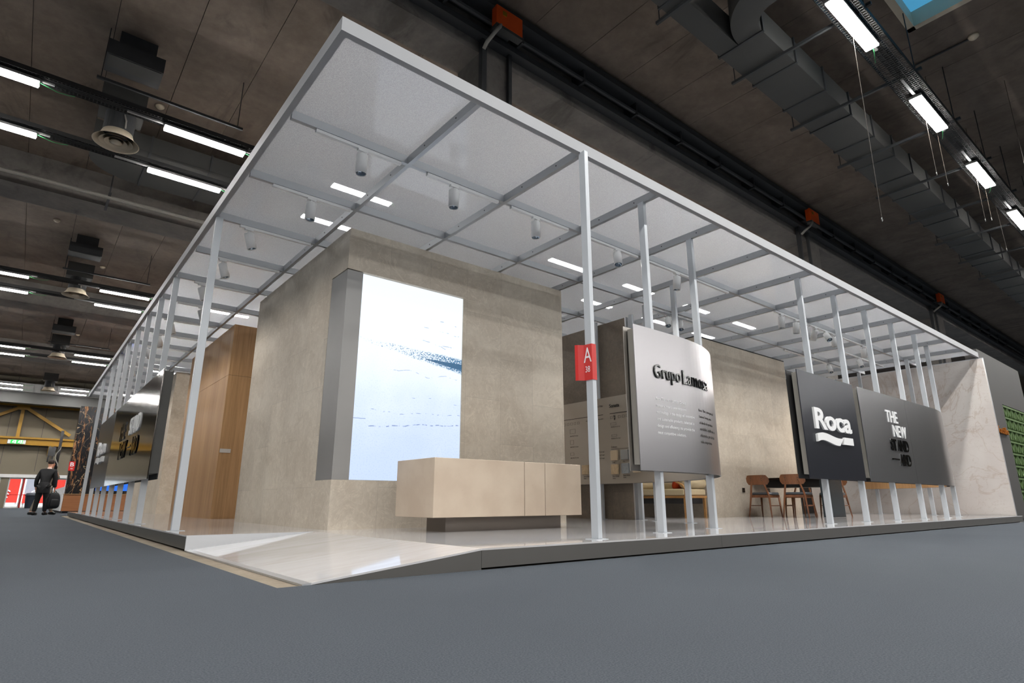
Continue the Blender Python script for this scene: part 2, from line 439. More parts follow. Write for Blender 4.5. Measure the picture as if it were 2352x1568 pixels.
# skylight
fr = MB()
for a in [(hx0,hy1-.12,hx1,hy1),(hx0,hy0,hx1,hy0+.12),(hx1-.12,hy0,hx1,hy1),(hx0,hy0,hx0+.12,hy1)]: fr.box(a[0],a[1],ZC-.02,a[2],a[3],ZC+.5)
w1 = struct(fr.build('window_1', m['cream'], loc=(8.6,-2.4,ZC)))
MB().box(hx0+.1,hy0+.1,ZC+.3,hx1-.1,hy1-.1,ZC+.33).build('pane', m['skypane'], w1)
MB().box(9.35,hy0+.1,ZC+.26,9.4,hy1-.1,ZC+.3).build('glazing_bar', m['steel_dark'], w1)
# concrete beams along the hall
n = 1
for ya, yb in [(-8.4,-7.3),(3.5,4.17),(14.3,15.4),(25.8,26.9),(37.4,38.5)]:
    b = MB().box(-20,ya,8.06,60,yb,ZC+.1)
    if ya > 0: b.box(-20,ya-.001,8.62,60,ya+.02,ZC)
    o = struct(b.build('trim_%d' % n, m['beam'], loc=(20,ya,8.06))); n += 1
for cx in (4.07, 16.45, 28.3):
    o = struct(MB().box(cx-.36,3.5,0 if cx > 5 else 3.95,cx+.36,4.17,8.06).build('trim_%d' % n, m['beam'])); n += 1
# walls
wl = m['wallback']
struct(MB().box(-20.4,-60,0,-20,50,9.3).build('wall_left', m['duct'])); struct(MB().box(60,-60,0,60.4,50,9.3).build('wall_right', wl))
struct(MB().box(-20,-60.4,0,60,-60,9.3).build('wall_front', wl))
wb = MB()
DX = [(-4.8,-4.0),(-3.97,-3.19),(-3.16,-2.38),(-1.95,-1.17),(-1.14,-.36),(-.33,.45),(.48,1.26)]
DZ = 2.0
wb.box(-20,50,DZ,60,50.3,9.3); wb.box(-20,50,0,DX[0][0],50.3,DZ)
for i in range(len(DX)-1): wb.box(DX[i][1],50,0,DX[i+1][0],50.3,DZ)
wb.box(DX[-1][1],50,0,60,50.3,DZ)
struct(wb.build('wall_back', wl, loc=(0,50,0)))
sg = MB(); sm_ = MB()
for k in range(-9, 12): sm_.box(-2.6+k*1.9-.012,49.985,2.45,-2.6+k*1.9+.012,50,9.2)
sg.box(-20,49.9,DZ+.02,3,50,DZ+.24)
o = struct(sg.build('trim_%d' % n, m['doorframe'], loc=(0,50,DZ))); n += 1
o = struct(sm_.build('trim_%d' % n, m['duct'], loc=(0,50,2.4))); n += 1
for i, (a, b) in enumerate(DX):
    f = MB()
    for q in [(a,0,a+.07,DZ),(b-.07,0,b,DZ),(a+.07,DZ-.07,b-.07,DZ),(a+.07,0,b-.07,.1)]: f.box(q[0],50.08,q[1],q[2],50.16,q[3])
    d = struct(f.build('door_%d' % (i+1), m['doorframe']))
    MB().box(a+.07,50.1,.1,b-.07,50.12,DZ-.07).build('glass_pane', m['glass'], d)
    MB().box(a+.05,50.02,.86,b-.05,50.07,.9).build('push_bar', m['red'], d)
    if i == 4: MB().box(a-.04,50.0,0,a+.05,50.07,DZ).build('red_post', m['red'], d)

# outside the doors
tag(MB().box(-20,62,0,12,62.5,9).build('building', m['facade']), 'pale building seen outside through the glass doors', 'building')
def banner(x0, x1, z0, z1, y, lab, mat, marks=True):
    t = thing('banner', lab, 'banner', ((x0+x1)/2, y, -.02), 'banners outside the glass doors')
    MB().box(x0,y,z0,x1,y+.06,z1).build('printed_panel', mat, t)
    for xx in (x0+.06, x1-.06): MB().box(xx-.03,y+.06,-.02,xx+.03,y+.12,z1).build('leg', m['doorframe'], t)
    if marks:
        w = MB(); c = (x0+x1)/2
        for q in range(3):
            w.tube([(c-.22+.05*q+.2*math.cos(a*.5), y-.015, z0+.35+.22*q+.11*math.sin(a*.5)) for a in range(0,9)], .05, 6)
        w.build('white_mark', m['whiteprint'], t)
    return t
banner(-2.5,-1.3,.35,2.1,56.,'red banner with white curved marks outside the left glass door',m['banner'])
banner(-.95,.4,1.0,2.1,56.,'pale grey banner hanging outside between the red ones',m['greypanel'],False)
banner(-1.0,.6,.3,.98,55.8,'low red banner with a white mark outside the middle door',m['banner'])
banner(.9,1.8,.4,2.1,56.,'red banner outside beyond the right end of the doors',m['banner'],False)

o = struct(MB().box(-20,47.4,6.8,16,48.2,7.55).build('trim_%d' % n, m['duct'])); n += 1
b = MB()
for k in range(60): b.box(-14+.4*k,47.35,7.56,-13.7+.4*k,47.42,8.15)
b.box(-14,47.42,7.56,10,47.46,8.15)
o = struct(b.build('trim_%d' % n, m['lampbody'])); n += 1
# yellow steel portal on the end wall
yt = thing('steel_truss', 'yellow painted steel truss in front of the end wall above the doors', 'truss', (-2,49.6,4.2))
MB().box(-12,49.45,4.2,6,49.8,4.32).box(-12,49.6,4.32,6,49.65,4.62).box(-12,49.45,4.62,6,49.8,4.74).build('lower_beam', m['yellow'], yt)
MB().box(-12,49.5,6.85,6,49.75,7.02).build('upper_beam', m['yellow'], yt)
MB().bar((-2.0,49.62,4.74),(-2.0,49.62,6.9),.2,.2).build('upright', m['yellow'], yt)
MB().bar((-1.9,49.62,6.8),(.9,49.62,5.0),.2,.2).build('brace', m['yellow'], yt)
MB().bar((-2.1,49.62,6.8),(-5.2,49.62,5.0),.2,.2).build('brace', m['yellow'], yt)
MB().box(-2.35,49.46,6.6,-1.65,49.495,7.0).build('gusset_plate', m['yellow'], yt)
MB().box(-.2,49.5,3.5,.1,49.75,4.2).build('hanger', m['yellow'], yt)
# exit sign
ex = thing('exit_sign', 'lit green emergency exit sign with white running figures fixed on the yellow beam', 'sign', (-1.98,49.3,4.24))
MB().box(-2.47,49.3,4.245,-1.49,49.44,4.52).build('housing', m['doorframe'], ex, bevel=.015)
MB().box(-2.3,49.285,4.265,-1.66,49.3,4.5).build('lit_face', m['exitgreen'], ex)
for cx in (-2.15,-1.84):
    w = MB(); q = lambda a, b, h: w.bar((cx+a[0],49.275,4.38+a[1]),(cx+b[0],49.275,4.38+b[1]),h,.012,(0,1,0))
    q((.03,.10),(.03,.075),.034); q((.0,.065),(-.01,-.01),.04); q((-.01,-.01),(.06,-.09),.024); q((-.01,-.01),(-.07,-.07),.024); q((.0,.05),(.07,.03),.02); q((.0,.05),(-.06,.0),.02); q((.11,.10),(.11,-.1),.06)
    w.build('running_figure', m['exitwhite'], ex)

# ------------------------------------------------------------------ ceiling services
def tray(x0, x1, y, z, w, lab):
    b = MB()
    for yy in (y-w/2, y+w/2): b.box(x0,yy-.006,z,x1,yy+.006,z+.09)
    for k in range(7): b.box(x0,y-w/2+w*k/6-.004,z,x1,y-w/2+w*k/6+.004,z+.008)
    x = x0
    while x < x1: b.box(x,y-w/2,z+.008,x+.02,y+w/2,z+.016); x += .06
    b.box(x0,y-w*.25,z+.02,x1,y+w*.2,z+.06)
    return tag(b.build('cable_tray', m['tray'], fix=False), lab, 'cable tray', 'wire cable trays under the ceiling')
ZT = 7.6
rows = [(-1.113,-4.,42.,'cable tray with lamps running past the skylight at upper right'),(8.475,-9.,27.,'nearest cable tray at upper left carrying the first lamp row'),(10.42,-9.,27.,'second cable tray from the camera at upper left, by the round diffuser'),
        (20.35,-12.,20.,'third cable tray at left, beyond the concrete beam'),(22.27,-12.,20.,'fourth cable tray at left, beyond the second diffuser'),(32.3,-14.,14.,'fifth cable tray far down the left of the hall'),(34.2,-14.,14.,'sixth cable tray far down the left of the hall')]
for y, a, b, lab in rows: tray(a, b, y, ZT, .42 if y < 0 else .3, lab)

def make_lamp():
    t = thing('linear_lamp', '', 'ceiling lamp', (0,0,ZT), 'linear lamps under the cable trays')
    MB().box(0,-.105,ZT-.09,1.5,.105,ZT-.035).build('housing', m['lampbody'], t, bevel=.012)
    d = MB().box(.015,-.095,ZT-.115,1.485,.095,ZT-.09).build('diffuser', m['lamp'], t)
    MB().box(-.62,-.022,ZT-.035,1.7,.022,ZT-.002).build('mounting_bar', m['lampbody'], t)
    MB().tube([(1.5,.0,ZT-.06),(1.62,.02,ZT-.08),(1.75,.06,ZT-.09),(1.9,.1,ZT-.06),(2.0,.13,ZT-.02)],.008,6).build('cable', m['cable'], t)
    return t
lamp0 = make_lamp(); first = [True]
def lamp(x, y, label):
    if first[0]: first[0] = False; lamp0.location = (x,y,ZT); lamp0['label'] = label; return lamp0
    return dup(lamp0, (x,y,ZT), label)
ordn = ['first','second','third','fourth','fifth','sixth','seventh','eighth','ninth','tenth','eleventh','twelfth']
thru = 'lit linear lamp glowing blurred through the frosted canopy panels'
for ri, (y, ka, kb) in enumerate([(8.475,-1,7),(10.42,-1,7),(20.35,-2,3),(22.27,-2,3),(32.3,-2,3),(34.2,-2,3),(44.2,-2,3),(46.1,-2,3)]):
    nm = ['nearest lamp row at upper left','second lamp row, below the round diffuser','third lamp row, beyond the beam','fourth lamp row, beyond the beam','fifth lamp row, far down the hall','sixth lamp row, far down the hall','seventh lamp row, near the end wall','last lamp row, near the end wall'][ri]
    for k in range(ka, kb):
        lab = thru if k > 0 else 'lit linear lamp %s in the %s' % ({0:'beside the canopy', -1:'farther left', -2:'farthest left'}[k], nm)
        lamp(-.28+3.42*k, y, lab)
for k in range(-1, 10):
    if k < 0: lab = 'lit linear lamp on the right tray just out of frame above'
    else: lab = 'lit white linear lamp on the right-hand tray, %s from the top' % ordn[k]
    lamp(6.71+3.42*k, -1.113, lab)

# hanger rails under duct and tray, right
def rail(p0, p1, lab, ropez=True):
    t = thing('hanger_rail', lab, 'hanger rail', p0, 'slotted steel hanger rails')
    MB().bar(p0, p1, .045, .05).build('channel', m['steel_dark'], t)
    for q, kk in ((p0,.06),(p1,-.1)):
        d = Vector(p1)-Vector(p0); e = Vector(q)+d.normalized()*(kk if kk > 0 else kk)
        MB().tube([e,(e.x,e.y,ZC)],.009,6).build('threaded_rod', m['steel_dark'], t)
    return t
for k in range(9):
    x = 5.27+2.182*k
    rail((x,.9,7.70),(x,-1.4,7.70),'dark slotted rail under the rectangular duct, %s from the top' % ordn[k])
rail((-1.45,8.15,7.86),(1.05,8.15,7.86),'dark slotted rail above the first lamp row at upper left')
rail((-1.4,19.75,7.86),(1.1,19.75,7.86),'dark slotted rail above the third lamp row at left')
rail((-1.4,31.6,7.86),(1.1,31.6,7.86),'dark slotted rail far down the left of the hall')

# rectangular duct
du = thing('air_duct', 'long dark rectangular air duct hung from the ceiling at upper right', 'duct', (10,.32,7.75))
MB().box(6.75,-.055,7.75,40,.70,8.23).build('trunk', m['duct'], du)
MB().box(3.2,.36,7.75,6.75,.70,8.23).build('side_branch', m['duct'], du)
el = []
for k in range(13): a = PI/2+PI/2*k/12; el.append((6.9+.55*math.cos(a), -.1+.55*math.sin(a)))
ou = [(6.75,.08),(6.9,.08)]+[(6.55+.33*math.cos(PI/2*(1-q/8)), -.25+.33*math.sin(PI/2*(1-q/8))) for q in range(9)]
arc_o = [(6.75+ .95*math.cos(PI/2+PI/2*q/14), -.47+.95*math.sin(PI/2+PI/2*q/14)) for q in range(15)]
arc_i = [(6.75+ .39*math.cos(PI/2+PI/2*q/10), -.31+.39*math.sin(PI/2+PI/2*q/10)) for q in range(11)]
MB().poly([(x,y-.135) for x,y in arc_o+[(5.8,-1.0),(6.36,-1.0)]+arc_i[::-1]],7.75,8.23).build('elbow', m['duct'], du)
MB().box(5.8,-4.5,7.75,6.36,-1.135,8.23).build('cross_branch', m['duct'], du)
for k in range(26):
    x = 6.75+1.12*k
    if k < 26: MB().box(x-.02,-.085,7.728,x+.02,.73,8.25).build('flange', m['steel_dark'], du)
MB().box(5.77,-1.165,7.728,6.39,-1.125,8.25).build('flange', m['steel_dark'], du)
for x in (4.0,5.1): MB().box(x-.02,.33,7.728,x+.02,.73,8.25).build('flange', m['steel_dark'], du)
# flat grey duct with rounded end at left
fd = thing('air_duct', 'flat grey duct with a rounded end above the second lamp row at upper left', 'duct', (0,11.6,8.1))
pts = [(9.,10.75),(9.,12.55),(-.3,12.55)]+[(-.3+.9*math.cos(PI/2+PI/2*q/12)*1.15, 11.65+.9*math.sin(PI/2+PI/2*q/12)) for q in range(13)]+[(-1.335,10.75)]
MB().poly(pts,8.1,8.5).build('trunk', m['duct'], fd)
for x in (-.6,3.0,6.6):
    for yy in (10.8,12.5): MB().tube([(x,yy,8.5),(x,yy,ZC)],.012,6).build('threaded_rod', m['steel_dark'], fd)
for x in (-.25,1.0,2.3): MB().box(x-.02,10.73,8.075,x+.02,12.58,8.52).build('flange', m['steel_dark'], fd)

# round diffusers with their duct boxes
def make_diff(x, y, lab):
    z = 7.38
    t = thing('ceiling_diffuser', lab, 'air diffuser', (x,y,z), 'round ceiling diffusers')
    def ring(r0, z0, r1, z1): return [(r0,z0),(r1,z1),(r1-.012,z1+.006),(r0-.012,z0+.012),(r0,z0)]
    b = MB()
    b.lathe([(.38,z),(.40,z-.012),(.385,z+.0),(.33,z+.05),(.29,z+.11),(.26,z+.2),(.25,z+.2),(.28,z+.11),(.32,z+.05),(.38,z)],(x,y,0),40)
    b.build('outer_ring', m['cream'], t, smooth=True)
    MB().lathe([(.29,z-.005),(.24,z+.04),(.20,z+.09),(.19,z+.09),(.23,z+.045),(.275,z+.005),(.29,z-.005)],(x,y,0),36).lathe([(.2,z-.008),(.15,z+.03),(.12,z+.07),(.11,z+.07),(.14,z+.034),(.185,z+.002),(.2,z-.008)],(x,y,0),32).lathe([(.0001,z-.02),(.11,z-.008),(.07,z+.04),(.0001,z+.05)],(x,y,0),24).build('cone', m['cream'], t, smooth=True)
    MB().lathe([(.0001,z+.2),(.26,z+.2),(.26,z+.62),(.0001,z+.62)],(x,y,0),28).build('neck', m['steel_dark'], t, smooth=False)
    MB().box(x-.38,y-.25,8.0,x+.38,y+.35,8.5).build('plenum_box', m['duct'], t)
    MB().tube([(x+.05,y-.25,7.9),(x+.09,y-.3,7.75),(x+.1,y-.26,7.6)],.014,6).build('flexible_hose', m['cablegrey'], t)
    return t
d0 = make_diff(-.95,9.44,'nearest round cream ceiling diffuser, between the first two lamp rows')
dup(d0,(-.9,21.05,7.38),'second round cream ceiling diffuser, beyond the concrete beam'); dup(d0,(-.92,32.9,7.38),'third round cream ceiling diffuser, far down the hall')
dup(d0,(-.9,44.6,7.38),'small farthest round cream diffuser near the end wall')
dup(d0,(16.9,-1.95,7.38),'round cream ceiling diffuser cut by the right picture edge')
for x, y, lab in [(-.93,8.25,'dark ventilation box on the ceiling above the first lamp row'),(-.9,19.4,'dark ventilation box on the ceiling above the third lamp row'),(-.9,31.2,'dark ventilation box on the ceiling far down the left')]:
    t = thing('ventilation_box', lab, 'ventilation box', (x,y,8.3), 'dark boxes above the lamp rows')
    MB().box(x-.45,y-.3,8.3,x+.45,y+.3,8.6).box(x-.3,y-.15,8.6,x+.3,y+.2,ZC).build('casing', m['steel_dark'], t); MB().box(x-.42,y-.27,8.29,x+.42,y+.1,8.3).build('grille', m['duct'], t)
for x, y, lab in [(-.28,10.12,'small white smoke detector near the first diffuser'),(-1.78,18.43,'small white smoke detector beyond the first beam at left'),(-.25,22.1,'small white smoke detector above the second diffuser'),(-.25,34.06,'small white smoke detector far down the hall'),(11.29,-1.94,'round smoke detector beside the skylight at upper right')]:
    t = thing('smoke_detector', lab, 'smoke detector', (x,y,ZC-.07), 'smoke detectors on the ceiling')
    MB().lathe([(.0001,ZC-.07),(.05,ZC-.07),(.075,ZC-.045),(.09,ZC-.03),(.09,ZC),(.0001,ZC)],(x,y,0),20).build('head', m['cream'], t, smooth=True)
    if x > 5: MB().tube([(x,y+.05,ZC-.03),(x,y+.95,ZC-.03),(x+.1,y+1.05,ZC-.03),(x+.7,y+1.1,ZC-.03)],.018,6).build('conduit', m['steel_dark'], t)
# pipes
pp = thing('pipe', 'long pale pipe running below the concrete beam at left', 'pipe', (0,13.6,8.0))
MB().tube([(-14,13.56,8.0),(24,13.56,8.0)],.05,10).build('run', m['cablegrey'], pp)
for x in (-.75,1.9,-3.5): MB().box(x-.03,13.35,8.01,x+.03,14.5,8.058).bar((x,13.56,8.),(x,13.56,ZC),.03,.03).build('bracket', m['steel_dark'], pp)
# services on the right-hand beam
bt = thing('cable_duct', 'dark cable duct running along the side of the concrete beam', 'cable duct', (10,3.3,8.6))
MB().box(-6,3.05,8.72,45,3.49,8.80).box(-6,3.05,8.80,45,3.07,8.86).build('tray', m['steel_dark'], bt)
MB().box(-6,3.3,8.28,45,3.49,8.4).build('lower_channel', m['steel_dark'], bt)
for k in range(26): MB().box(-2+k*1.6,3.15,8.42,-1.95+k*1.6,3.49,8.72).build('bracket', m['steel_dark'], bt)
pc = thing('conduit_pipe', 'thin dark conduit clipped along the concrete beam', 'conduit', (10,3.2,8.45))
MB().tube([(-6,3.2,8.5),(45,3.2,8.5)],.045,8).build('run', m['steel_dark'], pc)
for i, x in enumerate((4.0,15.57,27.05)):
    t = thing('emergency_light_box', ['orange box on the concrete beam nearest the canopy corner, with a grey hose','orange box on the concrete beam above the middle of the canopy','small orange box on the concrete beam near the right end of the canopy'][i], 'electrical box', (x,3.1,8.3), 'orange boxes along the beam')
    MB().box(x-.29,3.0,8.36,x+.29,3.14,8.74).build('case', m['orange'], t, bevel=.01)
    MB().box(x-.29,3.0,8.3,x+.29,3.14,8.355).build('grey_base', m['duct'], t)
    MB().box(x-.2,3.14,8.45,x+.2,3.5,8.49).build('wall_bracket', m['steel_dark'], t)
    MB().box(x-.16,2.985,8.58,x-.08,3.0,8.66).build('badge', m['yellow'], t)
    MB().tube([(x-.16,3.05,8.42),(x-.22,3.0,8.3),(x-.3,3.05,8.16),(x-.34,3.2,8.06),(x-.34,3.3,7.98)],.035,8).build('flexible_hose', m['cablegrey'], t, smooth=True)
    MB().bar((x-.27,3.42,8.3),(x-.27,3.42,4.2),.1,.1).bar((x+.32,3.42,8.5),(x+.32,3.42,4.2),.07,.07).build('down_pipe', m['steel_dark'], t)
# hanging cables
for i, (xa, za, xb, zb, y) in enumerate([(11.13,8.9,11.06,6.40,-1.0),(11.79,8.9,11.73,6.42,-1.0),(14.55,8.9,14.35,6.5,-1.0),(15.29,8.9,15.05,6.75,-1.0),(15.75,8.9,15.97,6.25,-1.0),(7.83,8.9,7.56,4.33,-1.0),(13.2,8.9,13.0,6.9,-2.0)]):
    lab = ['thin hanging wire with a hook below the second right-hand lamp, left of two','thin hanging wire with a hook below the second right-hand lamp, right of two','thin hanging wire left of three below the third right-hand lamp','thin hanging wire, middle of three below the third right-hand lamp','thin hanging wire, right of three below the third right-hand lamp','long thin wire hanging alone in front of the rectangular duct','thin wire hanging beside the diffuser at the right picture edge'][i]
    t = thing('hanging_wire', lab, 'wire', (xb,y,zb), 'thin wires hanging from the ceiling')
    MB().tube([(xa,y,za),(xb,y,zb)],.0045,5).build('wire', m['rope'], t)
    MB().tube([(xb,y,zb),(xb+.02,y,zb-.03),(xb,y,zb-.06),(xb-.02,y,zb-.03),(xb,y,zb)],.006,5).build('hook', m['lampbody'], t)

# ------------------------------------------------------------------ platform
pf = thing('platform', 'low exhibition platform with polished pale tiles and a ramp at its corner', 'platform', (8,9,0))
X1, Y1 = 15.8, 19.4; xp, yp = -.04, -.235; rx, ry = 1.15, 2.71
MB().poly([(rx,yp),(X1,yp),(X1,Y1),(xp,Y1),(xp,ry),(rx,ry)],ZP-.012,ZP).build('deck', m['tiles'], pf)
MB().prism([(xp+.05,yp,.004),(rx,yp,ZP-.012),(rx,ry,ZP-.012),(xp+.05,ry,.004)],[(xp+.05,yp,.016),(rx,yp,ZP),(rx,ry,ZP),(xp+.05,ry,.016)]).build('ramp', m['tiles'], pf)
MB().prism([(xp,yp,.001),(xp+.05,yp,.001),(xp+.05,ry,.001),(xp,ry,.001)],[(xp,yp,.012),(xp+.05,yp,.0165),(xp+.05,ry,.0165),(xp,ry,.012)]).build('ramp_edge_strip', m['alu'], pf)
fz = .018
fa = MB(); jn = [rx,4.0,7.2,10.4,13.3,X1]
for a, b in zip(jn, jn[1:]): MB().box(a+.0015,yp,fz,b-.0015,yp+.012,ZP-.0125).build('fascia', m['fascia'], pf)
MB().prism([(xp+.03,yp,.002),(rx-.001,yp,.002),(rx-.001,yp+.012,.002),(xp+.03,yp+.012,.002)],[(xp+.03,yp,.004),(rx-.001,yp,ZP-.0135),(rx-.001,yp+.012,ZP-.0135),(xp+.03,yp+.012,.004)]).build('ramp_side_plate', m['fascia'], pf)
jn = [ry,5.9,9.2,12.5,15.9,18.6,Y1]
for a, b in zip(jn, jn[1:]): MB().box(xp,a+.0015,fz,xp+.012,b-.0015,ZP-.0125).build('fascia', m['fascia'], pf)
MB().prism([(xp,ry-.012,.004),(rx,ry-.012,ZP-.013),(rx,ry,ZP-.013),(xp,ry,.004)],[(xp,ry-.012,ZP-.004),(rx,ry-.012,ZP-.001),(rx,ry,ZP-.001),(xp,ry,ZP-.004)]).build('ramp_side_plate', m['alu'], pf)
MB().poly([(rx+.05,yp+.06),(X1-.02,yp+.06),(X1-.02,Y1-.02),(xp+.06,Y1-.02),(xp+.06,ry+.05),(rx+.05,ry+.05)],0.0005,ZP-.013).build('subframe', m['gap'], pf)
MB().box(X1-.012,yp,fz,X1,Y1,ZP-.0125).build('fascia', m['fascia'], pf)

# ------------------------------------------------------------------ canopy
cn = thing('canopy', 'white aluminium canopy grid with frosted translucent panels over the stand', 'canopy', (8,10,HC))
XE, YE = 16.0, 20.1; B = .055; FH = .12
MB().box(-.03,-.03,HC,XE,-.03+B,HC+FH).build('edge_beam', m['edgeframe'], cn)
MB().box(-.03,-.03+B,HC,-.03+B,YE,HC+FH).build('edge_beam', m['edgeframe'], cn)
MB().box(-.03+B,YE-B,HC,XE,YE,HC+FH).build('edge_beam', m['edgeframe'], cn)
RH = .088
CX = [i*G for i in range(1, 13)]; CY = [j*G for j in range(1, 16)]
def spanX(j): return XE if j <= 4 else 5.0   # how far a rail along x runs
def rail_y(i): # rails along y
    return 6.25 if i > 4 else YE-B
for i in range(1, 13):
    MB().box(i*G-.022,-.03+B,HC,i*G+.022,rail_y(i),HC+RH).build('rail', m['canopyframe'], cn)
for j in range(1, 16):
    xs = [-.03+B]+[i*G for i in range(1, 13) if i*G < spanX(j)-.1]+[spanX(j)]
    b = MB()
    for a, c in zip(xs, xs[1:]): b.box(a+.022,j*G-.022,HC+.001,c-.022,j*G+.022,HC+RH)
    b.build('rail', m['canopyframe'], cn)
MB().box(5.0,6.25-.022,HC,XE,6.25+.022,HC+RH).build('rail', m['canopyframe'], cn)
cells = [(i, j) for j in range(0, 4) for i in range(13)]+[(i, j) for j in range(4, 16) for i in range(3)]+[(i, 4) for i in range(4, 12)]
for i, j in cells:
    if (i, j) in ((2,2),(3,2),(3,3),(2,3)) or (i == 12 and j == 3): pass
    if (i, j) in ((2,3),(3,3)): continue
    xa = i*G+.004 if i else .0; xb = min((i+1)*G-.004, XE-.01); ya = j*G+.004 if j else .0; yb = min((j+1)*G-.004, YE-.01)
    MB().box(xa,ya,HC+RH+.002,xb,yb,HC+RH+.010).build('panel', m['panel'], cn)
# small screws on the rails
sc = MB()
for i in range(1, 13):
    for j in range(0, 4):
        for dy in (.35,.9): sc.lathe([(.0001,0),(.008,0),(.008,.004),(.0001,.004)],(i*G-.022,j*G+dy,HC+.045),6,Matrix.Rotation(-PI/2,3,'Y'))
sc.build('rail_screws', m['steel_dark'], cn)['kind'] = 'stuff'

# ------------------------------------------------------------------ posts
def post(x, y, wx, wy, lab, grp, top=HC):
    t = thing('post', lab, 'post', (x,y,ZP), grp)
    MB().box(x-wx/2,y-wy/2,ZP+.004,x+wx/2,y+wy/2,top).build('shaft', m['post'], t, bevel=.003, seg=1)
    MB().box(x-wx/2-.05,y-wy/2-.02,ZP,x+wx/2+.05,y+wy/2+.02,ZP+.004).build('base_plate', m['post'], t)
    return t
rp = 'aluminium posts along the right side'; lp = 'aluminium posts along the left side'
post(2.47,-.045,.05,.08,'pale aluminium post carrying the red A 38 card',rp)
for x, y, lab in [(3.73,.245,'aluminium post behind the left part of the silver curved sign'),(5.0,.475,'aluminium post at the rounded front edge of the silver curved sign'),(6.25,1.65,'aluminium post at the inside of the curved silver sign, above the sofa'),
    (6.68,2.55,'slim post mostly hidden behind the silver curved sign, left of the sofa'),(6.93,3.07,'post at the end of the taupe stone wall behind the silver sign'),(6.79,3.83,'grey post in front of the taupe stone wall')]: post(x,y,.05,.08,lab,rp)
for k, (x, y) in enumerate([(7.5,.25),(8.75,.25),(10.,.25),(11.25,.25),(12.5,.25),(13.8,.41)]):
    post(x,y,.05,.08,['post behind the dark anthracite sign, its left one of two','post behind the dark anthracite sign, its right one of two','leftmost post behind the grey slogan sign','second post from the left behind the grey slogan sign','third post from the left behind the grey slogan sign','rightmost post behind the grey slogan sign, at its curved end'][k],rp)
post(14.9,1.15,.05,.08,'post with a dark side standing back by the veined marble wall, nearer one',rp); post(15.6,2.5,.05,.08,'thin post farthest back by the veined marble wall',rp)
ly = [3.72,6.25,7.5,8.75,10.,11.3,12.55,14.0,16.2]
for k, y in enumerate(ly):
    post(.045,y,.08,.05,['nearest tall post on the left side, in front of the oak block']+['post under the long left sign, %s from its near end' % q for q in ('first','second','third','fourth','fifth','sixth','seventh')]+['farthest post on the left side, beyond the long sign'] and (['nearest tall post on the left side, in front of the oak block']+['post under the long left sign, %s from its near end' % q for q in ('first','second','third','fourth','fifth','sixth','seventh')]+['farthest post on the left side, beyond the long sign'])[k],lp)

# A 38 card wrapped on the first post
t = thing('number_card', 'red card reading A 38 wrapped around the nearest right-hand post', 'sign', (2.43,-.05,1.47))
zx = [(2.372,.052),(2.388,.03),(2.433,-.0),(2.4415,-.086),(2.446,-.0895),(2.497,-.0905)]
cd = MB()
for (a, b), (c, d) in zip(zx, zx[1:]):
    cd.add([(a,b,1.475),(c,d,1.475),(c,d,1.80),(a,b,1.80),(a+.002,b+.002,1.475),(c+.002,d+.002,1.475),(c+.002,d+.002,1.80),(a+.002,b+.002,1.80)],[(0,1,2,3),(7,6,5,4),(3,2,6,7),(0,4,5,1)])
cd.build('card', m['red'], t)
x_ = 2.4335
put(MB(), text_shape('A', .085, .135, .0012), lambda u,v,n: (2.4365-n-.0-(.0), -.0+.002-u*1.0, 1.635+v) if False else (2.4325+(u/.085)*.0075-n-.0015, -.001-u, 1.635+v)).build('white_letter', m['whiteprint'], t)
put(MB(), text_shape('38', .05, .055, .0012), lambda u,v,n: (2.4335+(u/.085)*.0075-n-.0015, -.016-u, 1.545+v)).build('white_number', m['whiteprint'], t)

# ------------------------------------------------------------------ stone blocks
bk = thing('stone_block', 'big beige stone-clad block with the glowing video wall on its front corner', 'wall block', (3.15,4.7,ZP))
bx0, bx1, by0, by1, bz1 = 1.36, 4.96, 2.87, 6.5, 3.72
sx0, sx1, sz0, sz1 = 1.565, 3.07, .675, 3.185
cl = MB()
cl.box(bx0,by0,ZP,bx1,by1,sz0).box(bx0,by0,sz1,bx1,by1,bz1).box(sx1,by0,sz0,bx1,by1,sz1).box(bx0,3.34,sz0,sx1,by1,sz1)
cl.build('cladding', m['stone'], bk)
MB().box(bx0+.003,by0+.002,sz0+.001,sx0,by0+.03,sz1-.012).box(bx0+.002,by0+.003,sz0+.001,bx0+.03,3.338,sz1-.012).build('corner_metal', m['frame'], bk)
vs = thing('video_wall', 'tall glowing video wall showing a pale blue-white snowy picture', 'screen', (sx0,by0+.03,sz0))
MB().box(sx0,by0+.012,sz0+.004,sx1-.004,by0+.06,sz1-.02).build('display', m['screen'], vs)
MB().box(sx0,by0+.061,sz0+.004,sx1-.002,by0+.3,sz1-.002).build('housing', m['black'], vs)

b2 = thing('stone_block', 'second beige stone-clad block behind the two walnut chairs', 'wall block', (10.9,4.9,ZP))
MB().box(9.05,3.1,ZP,12.72,6.6,3.735).build('cladding', m['stone'], b2)
for x, z in [(10.28,.665),(11.3,.665)]: MB().box(x-.045,3.088,z-.045,x+.045,3.0995,z+.045).build('socket', m['black'], b2, bevel=.004)
MB().box(9.06,3.1,3.736,12.72,6.6,3.76).build('shadow_gap_cap', m['gap'], b2)
ow = thing('oak_block', 'oak veneered block with a dark side face beyond the first stone block at left', 'wall block', (3.2,10.05,ZP))
MB().box(1.4,8.2,ZP,5.,11.85,2.74).box(1.4,8.2,2.745,5.,11.85,3.735).build('veneer', m['oak'], ow)
MB().box(1.405,8.205,2.74,4.99,11.84,2.745).build('joint', m['gap'], ow)
MB().box(1.415,8.19,1.30,1.6,8.1995,1.37).build('metal_tag', m['alu'], ow)
b3 = thing('stone_block', 'third stone-clad block at left, half behind the long left sign', 'wall block', (3.2,16.3,ZP))
